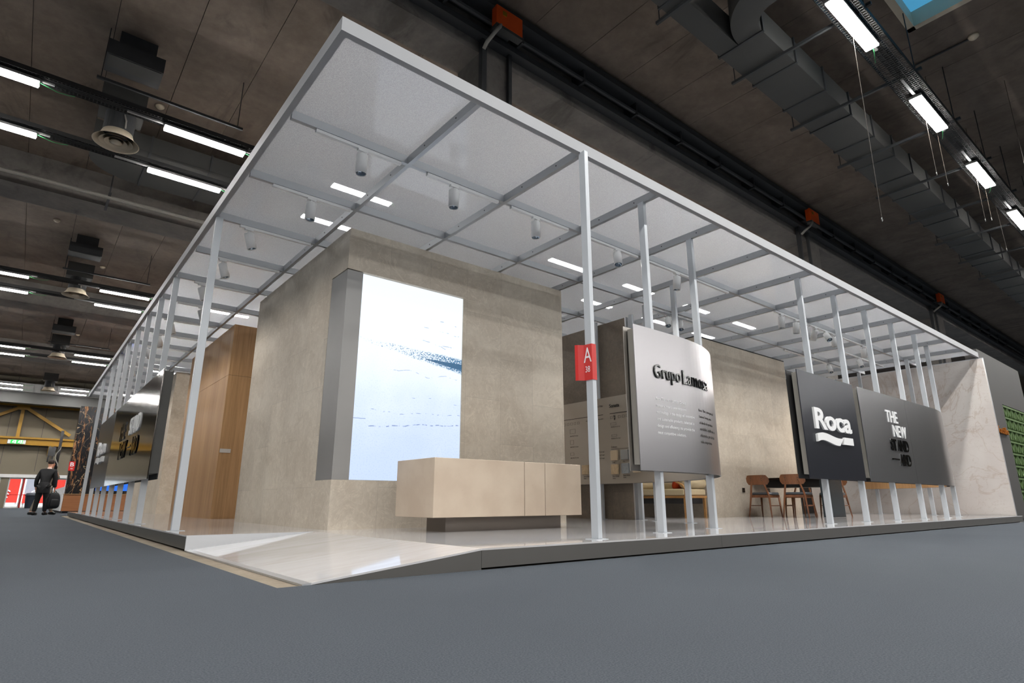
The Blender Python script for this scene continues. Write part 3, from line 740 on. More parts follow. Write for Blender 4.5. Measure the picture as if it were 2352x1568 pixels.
MB().box(1.42,13.8,ZP,5.,18.9,3.74).build('cladding', m['stone_cream'], b3)
tw = thing('stone_wall', 'dark taupe stone wall behind the silver curved sign', 'wall', (6.9,4.7,ZP))
MB().box(6.86,3.16,ZP,7.0,6.4,3.72).build('cladding', m['stone_dark'], tw)
MB().box(6.855,3.135,ZP,7.005,3.16,3.73).build('end_trim', m['alu'], tw)
aw = thing('marble_wall', 'veined marble wall closing the right end of the stand', 'wall', (16.,4,ZP))
MB().box(15.92,-.1,ZP,15.99,7.,3.72).build('cladding', m['marble'], aw)
MB().box(15.99,-.1,ZP,16.05,7.,3.75).build('end_trim', m['alu'], aw)
bw = thing('black_wall', 'black recessed wall between the stone block and the veined marble wall', 'wall', (14.2,4.1,ZP))
MB().box(12.73,4.0,ZP,15.3,4.2,3.7).build('panel', m['blackwall'], bw)
MB().box(12.73,3.15,ZP,12.80,4.0,3.7).build('side_panel', m['blackwall'], bw)
MB().box(13.6,3.6,ZP,14.1,3.99,3.5).build('pilaster', m['blackwall'], bw)
al = thing('marble_wall', 'pale marble wall at the back of the sofa niche', 'wall', (8.0,5.6,ZP))
MB().box(7.01,5.5,ZP,9.04,5.6,3.7).build('cladding', m['marble'], al)

# ------------------------------------------------------------------ reception counter
ct = thing('reception_counter', 'long floating stone reception counter on a recessed steel plinth', 'counter', (2.95,1.95,ZP))
cy = 1.6
MB().box(1.90,cy,.285,3.085,2.37,.872).build('long_section', m['deskstone'], ct, bevel=.003, seg=1)
MB().box(3.092,cy,.285,3.395,2.37,.872).build('middle_section', m['deskstone'], ct, bevel=.003, seg=1)
MB().box(3.402,cy,.285,3.985,2.37,.872).build('end_section', m['deskstone'], ct, bevel=.003, seg=1)
MB().box(2.145,1.745,ZP,3.77,2.115,.285).build('plinth', m['plinth'], ct)
MB().box(3.084,cy+.03,.30,3.093,2.35,.86).box(3.394,cy+.03,.30,3.403,2.35,.86).build('joint', m['gap'], ct)

# ------------------------------------------------------------------ silver curved sign
inner = [(3.37,.31),(3.9,.31),(4.35,.325),(4.75,.40),(5.2,.60),(5.75,1.05),(6.2,1.67),(6.45,2.25),(6.55,2.9),(6.55,4.0),(6.55,5.2)]
pi_ = Path(inner); ZB, ZTp = .735, 2.228
gs = thing('curved_sign', 'silver curved double-skin sign with black name lettering and white text', 'sign', (4.3,.3,ZB))
pi_.strip(MB(), 0, pi_.L, .122, .008, ZB, ZTp, 90).build('front_sheet', m['signmetal'], gs)
pi_.strip(MB(), 0, pi_.L, -.008, .008, ZB, ZTp, 90).build('rear_sheet', m['sonata'], gs)
pi_.strip(MB(), .05, pi_.L-.05, .012, .09, ZB+.06, ZTp-.03, 90).build('core', m['core'], gs)
po = .131
def arc0(x): return x-3.37
put(MB(), text_shape('Grupo', .465, .195, .012, -.004), pi_.on(arc0(3.665), po, 1.648)).build('name_lettering', m['black'], gs)
put(MB(), text_shape('Lamosa', .56, .158, .012, -.004), pi_.on(arc0(4.172), po, 1.686)).build('name_lettering', m['black'], gs)
for k, s in enumerate(['Roca Tiles, as a Lamosa Group','company, means experience and','technology in the design of innovative','and sustainable products, balanced in','design and efficiency, to provide the','most competitive solutions.']):
    put(MB(), text_shape(s, .66*len(s)/38.+.02, None, .002), pi_.on(arc0(3.672), po, 1.462-.0705*k)).build('white_text_line', m['whiteprint'], gs)
for k, s in enumerate(['Roca Tiles, como parte del','Lamosa Group, aporta','el diseño de productos','versátiles, equilibrados en','eficiencia, para dar las','más competitivas.']):
    put(MB(), text_shape(s, .62*len(s)/38.+.02, None, .002), pi_.on(arc0(4.45)+.01, po, 1.418-.0705*k)).build('dark_text_line', m['greyprint'], gs)
# inner side: product panel, faces -x
XI = 6.542
def T(s, y, z, w=None, h=None, d=.0015, off=0, anchor='l', mb=None): return put(mb or MB(), text_shape(s, w, h, d, off, anchor=anchor), onX(XI, y, z))
class TL:
    def add(self, vs, fs): MB().add(vs, fs).build('small_text_line', m['greyprint'], gs)
T('Sonata',3.345,2.034,.225,.062,.002,.012).build('heading', m['print'], gs)
for a in [(2.75,1.924,3.34,1.933),(3.5,1.924,4.56,1.933),(2.75,1.309,3.34,1.313)]: MB().box(XI-.003,a[0],a[1],XI,a[2],a[3]).build('rule', m['print'], gs)
q = TL()
T('Porcelain Tile',3.50,2.072,.30,.03,anchor='r',mb=q); T('60x120  |  30x60',3.50,1.842,.42,.026,anchor='r',mb=q)
for z in (1.68,1.48): T('30x60,2 R el var',3.33,z,.21,.024,mb=q)
T('Colours',3.34,1.335,.13,.03,mb=q); T('30x60,2 R el var',2.9,1.5,.2,.024,mb=q)
for k, s in enumerate(['120 el var','60 el var','60 el var']): T(s,3.66,1.27-.055*k,.16,.026,mb=q)
for k in range(3): T('60x120,2 R el var',4.34,1.60-.2*k,.21,.026,mb=q)
T('Sonata',4.62,2.02,.11,.05,mb=q)
for (yy, zz, s, s2) in [(3.33,1.075,'Arena',None),(3.10,1.085,'Gris',None),(3.335,.845,'Decor Sonata','Arena'),(3.10,.855,'Decor Sonata','Gris'),(2.85,.86,'Sonata Natural','Arena'),(4.02,.86,'Sonata Relieve','Arena')]:
    T(s,yy,zz,.012*len(s),.022,mb=q)
    if s2: T(s2,yy,zz-.035,.06,.022,mb=q)
ic = MB()
def frame(y, z, w, h, th=.003):
    for a in [(y-w,z,y,z+th),(y-w,z+h-th,y,z+h),(y-w,z,y-w+th,z+h),(y-th,z,y,z+h)]: ic.box(XI-.002,a[0],a[1],XI,a[2],a[3])
for k in (0,2,3,4,5): frame(3.335-.09*k,1.835,.055,.045)
ic.add([(XI-.002,3.24,1.86),(XI-.002,3.225,1.835),(XI-.002,3.21,1.835),(XI-.002,3.235,1.805),(XI-.002,3.26,1.835),(XI-.002,3.245,1.835)],[(0,1,2,3,4,5)])
for k in range(5): frame(4.50-.09*k,1.82,.05,.045)
frame(3.333,1.725,.13,.04); frame(3.32,1.525,.12,.035); frame(2.92,1.545,.1,.05)
for k in range(3): frame(4.34,1.66-.2*k,.14 if k == 0 else .09,.08 if k < 2 else .05)
ic.build('pictogram', m['greyprint'], gs)
T('N',3.255,1.852,.035,.04,.002,.02).build('arrow_letter', m['print'], gs)
tcol = [plain('sample_sand', S(190,172,146), .5), plain('sample_grey', S(140,140,138), .5), stone('sample_decor', S(204,182,150), S(168,146,116)), stone('sample_decor_grey', S(150,154,156), S(112,114,116))]
for (ya, za, mm) in [(3.335,1.12,0),(3.108,1.12,1),(3.338,.888,2),(3.108,.895,3),(2.86,.90,0),(4.03,.905,2)]:
    MB().box(XI-.035,ya-.15,za,XI,ya,za+.165).build('tile_sample', tcol[mm], gs)

# ------------------------------------------------------------------ right-hand dark sign
YS = .18
def lettersY(words, mat, name, parent, y, depth):
    b = MB()
    for s, xa, xb, za, zb, off in words: put(b, text_shape(s, xb-xa, zb-za, depth, off), onY(xa, y, za))
    return b.build(name, mat, parent)
def wave_shape(L_, h):
    top = []; bot = []
    for k in range(25):
        u = k/24.; top.append((u*L_*.74, h*(.68+.30*math.sin(u*PI*1.15+.1)) if u < .55 else h*(.68+.30*math.sin(.55*PI*1.15+.1)-(u-.55)*.78)))
        bot.append((u*L_*.665, h*(-.02+.33*math.sin(min(1.,u)*PI*1.25+.2)-.18*u)))
    return top, bot
def logo_mark(b, x0, z0, W_, H_, f, d):
    # swoosh: S-shaped band, then a short slanted bar
    n = 26; tp = []; bt = []
    for k in range(n+1):
        u = k/n
        zt = .80+.20*math.sin(PI*min(u/.46,1.)) if u < .23 else 1.0-.30*(1-math.cos(PI*min((u-.23)/.62,1.)))*.5*1.15 if u < .85 else .655+(u-.85)*.25
        zb = .12+.19*math.sin(PI*min(u/.46,1.)) if u < .23 else .31-.36*(1-math.cos(PI*min((u-.23)/.70,1.)))*.5
        tp.append((u*W_*.71, zt*H_)); bt.append((u*W_*.585, zb*H_))
    vs = [f(u,v,0) for u,v in tp]+[f(u,v,0) for u,v in bt]+[f(u,v,d) for u,v in tp]+[f(u,v,d) for u,v in bt]
    m_ = n+1; fs = []
    for k in range(n):
        fs += [(k,k+1,m_+k+1,m_+k),(2*m_+k,3*m_+k,3*m_+k+1,2*m_+k+1),(k,2*m_+k,2*m_+k+1,k+1),(m_+k,m_+k+1,3*m_+k+1,3*m_+k)]
    fs += [(0,m_,3*m_,2*m_),(n,2*m_+n,3*m_+n,m_+n)]
    b.add(vs, fs)
    P4 = [(W_*.74,.83*H_),(W_*.70,.14*H_),(W_*.995,.15*H_),(W_*.995,.84*H_)]
    b.prism([f(u,v,0) for u,v in P4],[f(u,v,d) for u,v in P4]); return b
rs = thing('dark_sign', 'anthracite sign panel with raised white name lettering on posts', 'sign', (7.85,.2,.742))
MB().box(6.92,YS,.742,8.77,YS+.012,2.245).build('front_panel', m['signdark'], rs)
b = MB(); put(b, text_shape('Roca', 1.20, .305, .03, .028), onY(7.24, YS, 1.43)); b.build('name_lettering', m['white'], rs)
logo_mark(MB(), 0, 0, 1.19, .155, onY(7.245, YS, 1.232), .03).build('swoosh', m['white'], rs)
MB().box(6.97,YS+.012,.80,8.75,YS+.10,2.215).build('core', m['core'], rs)
# grey slogan sign with curved far end
outer = [(8.96,.31),(9.6,.31),(10.6,.31),(11.6,.31),(12.4,.31),(13.1,.35),(13.75,.50),(14.35,.83),(14.85,1.32),(15.2,1.95),(15.4,2.7)]
pr = Path(outer)
rg = thing('slogan_sign', 'grey metal sign with white and black slogan lettering, curving away at its right end', 'sign', (11.,.25,.742))
pr.strip(MB(), 0, 2.06, .122, .009, .742, 2.24, 10).build('front_sheet', m['signgrey'], rg)
pr.strip(MB(), 2.066, pr.L, .122, .009, .742, 2.24, 70).build('front_sheet', m['signgrey'], rg)
pr.strip(MB(), .04, pr.L-.05, .012, .09, .80, 2.215, 70).build('core', m['core'], rg)
pr.strip(MB(), 0, 3.9, -.008, .008, .742, 2.24, 50).build('rear_sheet', m['signblack'], rg)
pr.strip(MB(), 3.9, pr.L, -.008, .008, .742, 2.24, 50).build('rear_sheet_end', m['oak'], rg)
MB().box(6.86,.302,.742,8.955,.31,2.24).build('rear_sheet', m['signblack'], rs)
lettersY([('THE',9.99,10.515,1.757,1.963,.012),('NEW',10.22,10.83,1.515,1.718,.012)], m['white'], 'white_lettering', rg, YS-.001, .014)
b = MB()
for s, xa, xb, za, zb in [('STAND',10.01,10.83,1.272,1.472),('ARD',10.30,10.83,1.028,1.228)]: put(b, text_shape(s, xb-xa, zb-za, .014, .012), onY(xa, YS-.001, za))
b.box(9.99,YS-.015,1.118,10.285,YS-.001,1.142); b.build('black_lettering', m['black'], rg)

# ------------------------------------------------------------------ long left sign
xs = -.035; yn, yj, yf = 5.52, 10.55, 13.55
ls = thing('long_sign', 'long grey metal slogan sign on the left side with black and white lettering', 'sign', (.04,8.,.725))
MB().box(xs,yn,.725,xs+.01,yj-.003,2.2).build('front_sheet', m['signbrown'], ls)
MB().box(xs+.012,yn+.02,.80,xs+.125,yj-.003,2.17).build('core', m['coredark'], ls)
MB().box(xs+.127,yn+.08,.725,xs+.137,yj-.003,2.2).build('rear_sheet', m['coredark'], ls)
def onL(y0, z0): return onX(xs, y0, z0)
b = MB()
for s, ya, yb, za, zb in [('THE',9.3,8.59,1.48,1.78),('NEW',9.02,8.14,1.146,1.43),('ARD',7.55,6.86,1.14,1.425)]: put(b, text_shape(s, ya-yb, zb-za, .014, .012), onL(ya, za))
b.box(xs-.014,7.58,1.285,xs,8.0,1.315); b.build('black_lettering', m['black'], ls)
put(MB(), text_shape('STAND', 1.13, .285, .014, .012), onL(8.06, 1.487)).build('white_lettering', m['white'], ls)
l2 = thing('dark_sign', 'dark panel with white name lettering at the far end of the long left sign', 'sign', (.04,12.,.725))
MB().box(xs,yj+.003,.725,xs+.012,yf,2.2).build('front_panel', m['signdark'], l2)
MB().box(xs+.014,yj+.003,.80,xs+.125,yf-.03,2.17).build('core', m['coredark'], l2)
put(MB(), text_shape('Roca', 1.36, .31, .045, .028), onL(12.76, 1.405)).build('name_lettering', m['white'], l2)
logo_mark(MB(), 0, 0, 1.36, .16, onL(12.74, 1.215), .045).build('swoosh', m['white'], l2)

# ------------------------------------------------------------------ spotlights
def make_spot(lab, tilt=(0,0)):
    t = thing('spotlight', lab, 'spotlight', (0,0,HC), 'white cylindrical track spotlights')
    MB().box(-.05,-.02,HC-.06,.05,.02,HC-.035).tube([(0,0,HC-.06),(0,0,HC-.085)],.014,8).build('adapter', m['white'], t)
    return t
def spot(x, y, lab, tx=0., ty=0., on=40.):
    t = thing('spotlight', lab, 'spotlight', (x,y,HC), 'white cylindrical track spotlights')
    MB().box(x-.05,y-.02,HC-.052,x+.05,y+.02,HC-.032).tube([(x,y,HC-.05),(x,y,HC-.08)],.013,8).build('adapter', m['white'], t)
    R_ = Matrix.Rotation(ty,3,'Y') @ Matrix.Rotation(tx,3,'X'); c = Vector((x,y,HC-.085))
    bd = MB().lathe([(.0001,.0),(.052,.0),(.056,-.004),(.056,-.205),(.050,-.205),(.048,-.19)],c,24,R_).build('body', m['white'], t, smooth=False)
    for p in bd.data.polygons: p.use_smooth = len(p.vertices) == 4 and abs(p.normal.z) < .9
    MB().lathe([(.049,-.196),(.03,-.165),(.0001,-.155)],c,24,R_).build('reflector', m['lens'], t, smooth=True)
    if on:
        l = bpy.data.lights.new('spot_beam', 'SPOT'); l.energy = on; l.spot_size = 2.3; l.spot_blend = 1.; l.shadow_soft_size = .045; l.color = (1,.95,.89)
        lo = bpy.data.objects.new('spot_beam', l); C.objects.link(lo); lo.parent = t
        lo.location = (Vector((x,y,HC-.085)) + R_ @ Vector((0,0,-.215))) - Vector((x,y,HC)); lo.rotation_euler = R_.to_euler()
    return t
def track(x0, x1, y, lab, along='x'):
    b = MB()
    if along == 'x': b.box(x0,y-.018,HC-.032,x1,y+.018,HC-.001)
    else: b.box(y-.018,x0,HC-.032,y+.018,x1,HC-.001)
    return tag(b.build('light_track', m['white']), lab, 'light track', 'white light tracks under the canopy')
for a, b, lab in [(.28,1.16,'light track nearest the canopy corner, on the first rail'),(1.47,2.41,'second light track along the first rail from the canopy corner'),(2.6,3.53,'third light track along the first rail from the canopy corner'),(3.93,4.89,'light track right of the A 38 post'),(5.1,7.2,'long light track above the silver curved sign'),(8.72,12.87,'long light track with a cluster of spotlights above the dark sign')]: track(a,b,G,lab)
SP = 24.
for x, tx, ty, lab in [(.745,0,0,'white spotlight nearest the canopy corner'),(1.81,0,0,'white spotlight above the left edge of the video wall, second from the corner'),(2.985,0,0,'white spotlight left of the A 38 post'),(4.46,-.25,.25,'tilted white spotlight right of the A 38 post'),(5.8,.1,0,'white spotlight above the silver curved sign')]: spot(x,G,lab,tx,ty,SP if x < 4 else 70.)
for k, x in enumerate([8.96,9.51,9.95,10.3,10.75,11.1,12.58]):
    spot(x,G,'white spotlight in the cluster above the dark sign, %s from the left' % ordn[k],[.1,.1,.2,.5,-.5,.0,.1][k],[0,0,-.2,-.4,.5,-.1,-.2][k],105. if k in (0,2,4,6) else 0)
yl = [2.5,3.75,5.,6.25,7.5,8.75,10.,11.25,12.5,13.75]
for k, y in enumerate(yl):
    track(.29,1.18,y,'light track across the left strip of the canopy, %s from the corner' % ordn[k+1])
    spot(.72 if k == 0 else (.40 if k != 4 else .66),y,'white spotlight in the left strip of the canopy, %s from the corner' % ordn[k+1],0,-.3 if k else 0,12. if k < 3 else 34.)
for x, y, lab in [(7.4,2.6,'white spotlight above the sofa niche, left one'),(7.78,2.6,'tilted white spotlight above the sofa niche, right one'),(13.7,1.76,'white spotlight inside the canopy near the marble wall'),(13.8,2.5,'white spotlight inside the canopy behind the dark sign')]: spot(x,y,lab,-.3,.4,170.)
track(6.7,8.2,2.6,'light track above the sofa niche'); track(1.7,3.6,7.5-.0,'light track on the rail near the left oak block',) if False else None
track(12.6,15.2,1.77,'light track near the marble wall'); track(11.6,15.,2.52,'light track behind the dark sign')

# ------------------------------------------------------------------ sofa, cushion
sf = thing('sofa', 'cream sofa with an oak frame in the niche behind the silver sign', 'sofa', (8.6,3.9,ZP))
fx, bx, ya, yb = 8.28, 8.98, 3.12, 4.95
MB().box(fx,ya,.50,bx,yb,.545).build('frame', m['sofawood'], sf, bevel=.008)
MB().box(fx-.01,ya+.02,.55,bx,yb-.02,.67).build('seat', m['sofafab'], sf, bevel=.03, seg=3)
MB().tube([(fx+.12,ya+.10,.78),(bx,ya+.10,.78)],[.105,.105],16).build('bolster', m['sofafab'], sf, smooth=True)
MB().tube([(fx+.12,yb-.62,.77),(bx,yb-.62,.77)],[.10,.10],16).build('bolster', m['sofafab'], sf, smooth=True)
MB().box(bx-.16,ya+.2,.67,bx-.01,yb,.80).build('backrest', m['sofafab'], sf, bevel=.04, seg=3)
for xx, yy in [(fx+.03,ya+.03),(bx-.05,ya+.03),(fx+.03,yb-.05),(bx-.05,yb-.05)]: MB().bar((xx,yy,ZP),(xx,yy,.52),.04,.04).build('leg', m['sofawood'], sf)
MB().tube([(fx+.03,ya+.02,.5),(fx+.02,ya+.0,.66),(fx-.0,ya+.05,.74),(fx+.02,ya+.2,.80)],.02,8).build('armrest', m['sofawood'], sf)
MB().box(fx+.1,ya+.1,.40,bx-.02,yb-.1,.50).build('underframe', m['steel_dark'], sf)
bm = bmesh.new(); bmesh.ops.create_uvsphere(bm, u_segments=20, v_segments=12, radius=1.)
for v in bm.verts:
    s = lambda q: math.copysign(abs(q)**.55, q)
    v.co = Vector((s(v.co.x)*.22, v.co.y*.10*(1.1-.5*max(abs(v.co.x),abs(v.co.z))), s(v.co.z)*.2))
R_ = Matrix.Rotation(.5,3,'X')
cu = MB().add([tuple(R_ @ v.co + Vector((8.62,3.42,.83))) for v in bm.verts], [tuple(q.index for q in f.verts) for f in bm.faces]) ; bm.free()
tag(cu.build('cushion', m['cushion'], smooth=True), 'rust orange cushion leaning on the right end of the cream sofa', 'cushion')

# ------------------------------------------------------------------ table and chairs
tb = thing('table', 'black table fixed against the second stone block with a dark teal end panel', 'table', (11.05,2.3,ZP))
MB().box(10.62,1.62,.868,11.45,3.085,.905).build('table_top', m['black'], tb)
MB().box(10.75,1.75,.715,11.32,2.85,.865).build('drawer_box', m['blackwall'], tb)
MB().box(10.66,1.63,ZP+.006,11.42,1.72,.866).build('end_panel', m['teal'], tb)
MB().box(10.65,1.625,ZP,11.43,1.725,ZP+.006).build('metal_foot_strip', m['alu'], tb)
def make_chair(lab):
    t = thing('dining_chair', lab, 'chair', (0,0,0), 'walnut chairs at the black table')
    # faces +x ; local
    s = MB(); pts = []
    for k in range(28):
        a = 2*PI*k/28; c, s_ = math.cos(a), math.sin(a)
        pts.append((.02+math.copysign(abs(c)**.45,c)*.215, math.copysign(abs(s_)**.45,s_)*.22))
    s.prism([(x*.94,y*.94,.425) for x,y in pts],[(x,y,.445) for x,y in pts]); s.prism([(x,y,.445) for x,y in pts],[(x*.93,y*.93,.475) for x,y in pts])
    s.build('seat', m['leather'], t, smooth=False)
    f = MB()
    for y in (-.185,.185): f.bar((-.2,y,.40),(.2,y,.405),.022,.05)
    for x in (-.19,.19): f.bar((x,-.19,.40),(x,.19,.40),.022,.05)
    f.build('seat_frame', m['walnut'], t)
    for y in (-1,1):
        MB().tube([(.185,.185*y,.42),(.21,.205*y,0)],[.02,.013],10).build('leg', m['walnut'], t, smooth=True)
        MB().tube([(-.26,.235*y,0),(-.205,.19*y,.40),(-.215,.17*y,.5),(-.262,.12*y,.70),(-.275,.105*y,.765)],[.013,.02,.02,.016,.012],10).build('leg', m['walnut'], t, smooth=True)
        MB().tube([(-.23,.212*y,.22),(.197,.195*y,.22)],.009,8).build('stretcher', m['walnut'], t)
    # curved back plate with rounded corners
    W2, H2, r = .235, .095, .06; out = []
    for cx, cz, a0 in ((W2-r,H2-r,0),(-W2+r,H2-r,PI/2),(-W2+r,-H2+r,PI),(W2-r,-H2+r,3*PI/2)):
        for k in range(7): a = a0+PI/2*k/6; out.append((cx+r*math.cos(a), cz+r*math.sin(a)))
    def fb(y, z, dx): return (-.245-.04*(z/H2)*.5-.045*(1-(y/W2)**2)+dx, y, .715+z)
    n_ = 12; g1 = []; g2 = []
    cols = []
    for k in range(n_+1):
        y = -W2+2*W2*k/n_; ed = max(0., abs(y)-(W2-r)); hh = H2-r+math.sqrt(max(0.,r*r-ed*ed)); cols.append((y,hh))
    vs = []
    for y, hh in cols: vs += [fb(y,-hh,0),fb(y,hh,0),fb(y,hh,.014),fb(y,-hh,.014)]
    fs = []
    for k in range(n_):
        a = 4*k; c = 4*(k+1); fs += [(a,a+1,c+1,c),(a+1,a+2,c+2,c+1),(a+2,a+3,c+3,c+2),(a+3,a,c,c+3)]
    fs += [(3,2,1,0),(4*n_,4*n_+1,4*n_+2,4*n_+3)]
    MB().add(vs, fs).build('backrest', m['walnut'], t, smooth=False)
    sc_ = MB()
    for y in (-.115,.115):
        for z in (.70,.745): sc_.tube([(-.295,y,z),(-.287,y,z)],.007,8)
    sc_.build('screw_caps', m['steel_dark'], t)
    return t
ch = make_chair('walnut chair with a grey seat, nearest the second stone block'); ch.location = (10.42,2.72,ZP)
dup(ch,(10.5,2.08,ZP),'walnut chair with a grey seat, next to the dark anthracite sign',.12)
dup(ch,(11.78,2.7,ZP),'walnut chair across the black table, half hidden, by the stone block',PI)
dup(ch,(11.78,1.98,ZP),'walnut chair across the black table, mostly hidden behind the teal panel',PI+.1)

# ------------------------------------------------------------------ neighbouring stand at right
nb = thing('neighbour_stand', 'charcoal neighbouring stand with gold lettering and a green lattice screen', 'stand', (18.2,.1,0))
MB().box(16.06,0,0,17.44,.25,4.0).box(17.44,0,2.79,20.1,.25,4.0).box(17.44,.2,0,20.1,.25,2.79).build('wall_panel', m['booth'], nb)
put(MB(), text_shape('fossile', .95, .17, .05, .01), onY(16.28,-.001,2.0)).build('gold_lettering', m['gold'], nb)
MB().box(17.44,.12,.0,20.1,.2,2.79).build('lattice_back', m['greendark'], nb)
lt = MB()
for r in range(10):
    z1 = 2.775-.297*r; lt.box(17.45,.0,z1-.045,20.09,.11,z1)
    for c in range(6):
        xa = 17.47+.43*c; xb = xa+.43
        if z1-.297 < 0: continue
        lt.bar((xa,.05,z1-.03),(xa,.05,z1-.26),.035,.09,(0,1,0)); lt.bar((xa+.02,.05,z1-.03),(xa+.22,.05,z1-.26),.03,.07,(0,1,0)); lt.bar((xa+.22,.05,z1-.26),(xb-.02,.05,z1-.03),.03,.07,(0,1,0)); lt.bar((xa+.215,.05,z1-.03),(xa+.215,.05,z1-.26),.02,.05,(0,1,0))
lt.build('lattice_screen', m['green'], nb)
MB().box(16.06,-.02,0,20.1,0,.06).build('plinth', m['gap'], nb)

# ------------------------------------------------------------------ stand B 46, far left
fb_ = thing('far_stand', 'far stand with a tall black and gold marble wall over a reddish wood base', 'stand', (3.,27,0))
MB().box(.06,25.06,.72,9.,25.5,4.08).build('marble_panel', m['blackgold'], fb_)
MB().box(.05,25.,.09,9.,34.,.70).build('wood_base', m['orangewood'], fb_); MB().box(.04,24.98,.70,9.,25.5,.72).build('base_cap', m['oak'], fb_)
MB().box(.0,25.05,.09,.045,34.,.70).build('reflective_side', m['white'], fb_)
MB().box(.1,25.1,0,9.,33.9,.09).build('plinth', m['bin'], fb_)
MB().box(.06,25.5,.72,.5,34.,1.0).build('side_ledge', m['white'], fb_)
t = thing('number_card', 'small red card reading B 46 on the black and gold marble wall', 'sign', (.1,25.04,1.58))
MB().box(.03,25.03,1.58,.22,25.055,1.93).build('card', m['red'], t)
put(MB(), text_shape('B', .12, .15, .004, .015), onY(.065,25.03,1.74)).build('white_letter', m['whiteprint'], t)
put(MB(), text_shape('46', .08, .06, .004), onY(.085,25.03,1.63)).build('white_number', m['whiteprint'], t)
t = thing('blue_screen', 'small bright blue screen on the far black and gold stand', 'screen', (1.7,25.0,.82))
MB().box(1.0,25.02,.84,2.35,25.055,1.34).build('display', m['bluescreen'], t); MB().box(.98,25.03,.82,2.37,25.056,1.36).build('bezel', m['black'], t)

# ------------------------------------------------------------------ end of the hall odds
t = thing('speaker_pole', 'tall black pole with a pale cable wound on it near the end wall', 'pole', (.13,40,0))
MB().box(.06,39.95,0,.2,40.05,4.45).build('mast', m['black'], t)
MB().tube([(.1+.1*math.cos(a*.9),39.9,2.4+.16*a) for a in range(8)],.025,6).build('cable', m['cablegrey'], t)
t = thing('loudspeaker', 'black loudspeaker box hanging below the yellow beam at the end wall', 'loudspeaker', (.03,49.3,3.4))
MB().box(-.18,49.1,3.5,.24,49.45,4.12).build('cabinet', m['black'], t); MB().box(-.14,49.45,3.1,-.06,49.5,4.2).box(.1,49.45,3.1,.18,49.5,4.2).build('bracket', m['black'], t)
t = thing('waste_bin', 'dark blue waste bin standing before the glass doors', 'bin', (-.6,47,0))
MB().lathe([(.0001,0),(.24,0),(.3,.78),(.3,.8),(.0001,.8)],(-.62,47,0),18).build('body', m['bin'], t); MB().lathe([(.33,.8),(.34,.83),(.26,.95),(.0001,.99)],(-.62,47,0),18).build('lid', m['bin'], t)

# ------------------------------------------------------------------ people
def skin(name, joints, edges, mat, parent, loc, sub=2):
    me = bpy.data.meshes.new(name); keys = list(joints)
    me.from_pydata([Vector(joints[k][:3]) for k in keys], [(keys.index(a), keys.index(b)) for a, b in edges], [])
    ob = bpy.data.objects.new(name, me); C.objects.link(ob)
    sk = ob.modifiers.new('skin', 'SKIN'); sk.use_smooth_shade = True
    for i, k in enumerate(keys):
        r = joints[k][3]; r2 = joints[k][4] if len(joints[k]) > 4 else r
        d = me.skin_vertices[0].data[i]; d.radius = (r, r2); d.use_root = (i == 0)
    ss = ob.modifiers.new('sub', 'SUBSURF'); ss.levels = sub; ss.render_levels = sub
    dg = bpy.context.evaluated_depsgraph_get(); dg.update()
    m2 = bpy.data.meshes.new_from_object(ob.evaluated_get(dg)); m2.name = name
    for p in m2.polygons: p.use_smooth = True
    C.objects.unlink(ob); bpy.data.objects.remove(ob)
    o = bpy.data.objects.new(name, m2); C.objects.link(o); m2.materials.clear(); m2.materials.append(mat)
    o.parent = parent; ORG[o] = Vector(loc); return o
def ell(name, c, r, mat, parent, rot=None):
    b = MB(); prof = [(math.sin(PI*k/12)*1.0, -math.cos(PI*k/12)) for k in range(13)]
    M3 = Matrix.Diagonal(r); M3 = (rot @ M3) if rot else M3
    b.lathe([(max(q,.0001),z) for q,z in prof],c,18,M3); return b.build(name, mat, parent, smooth=True)
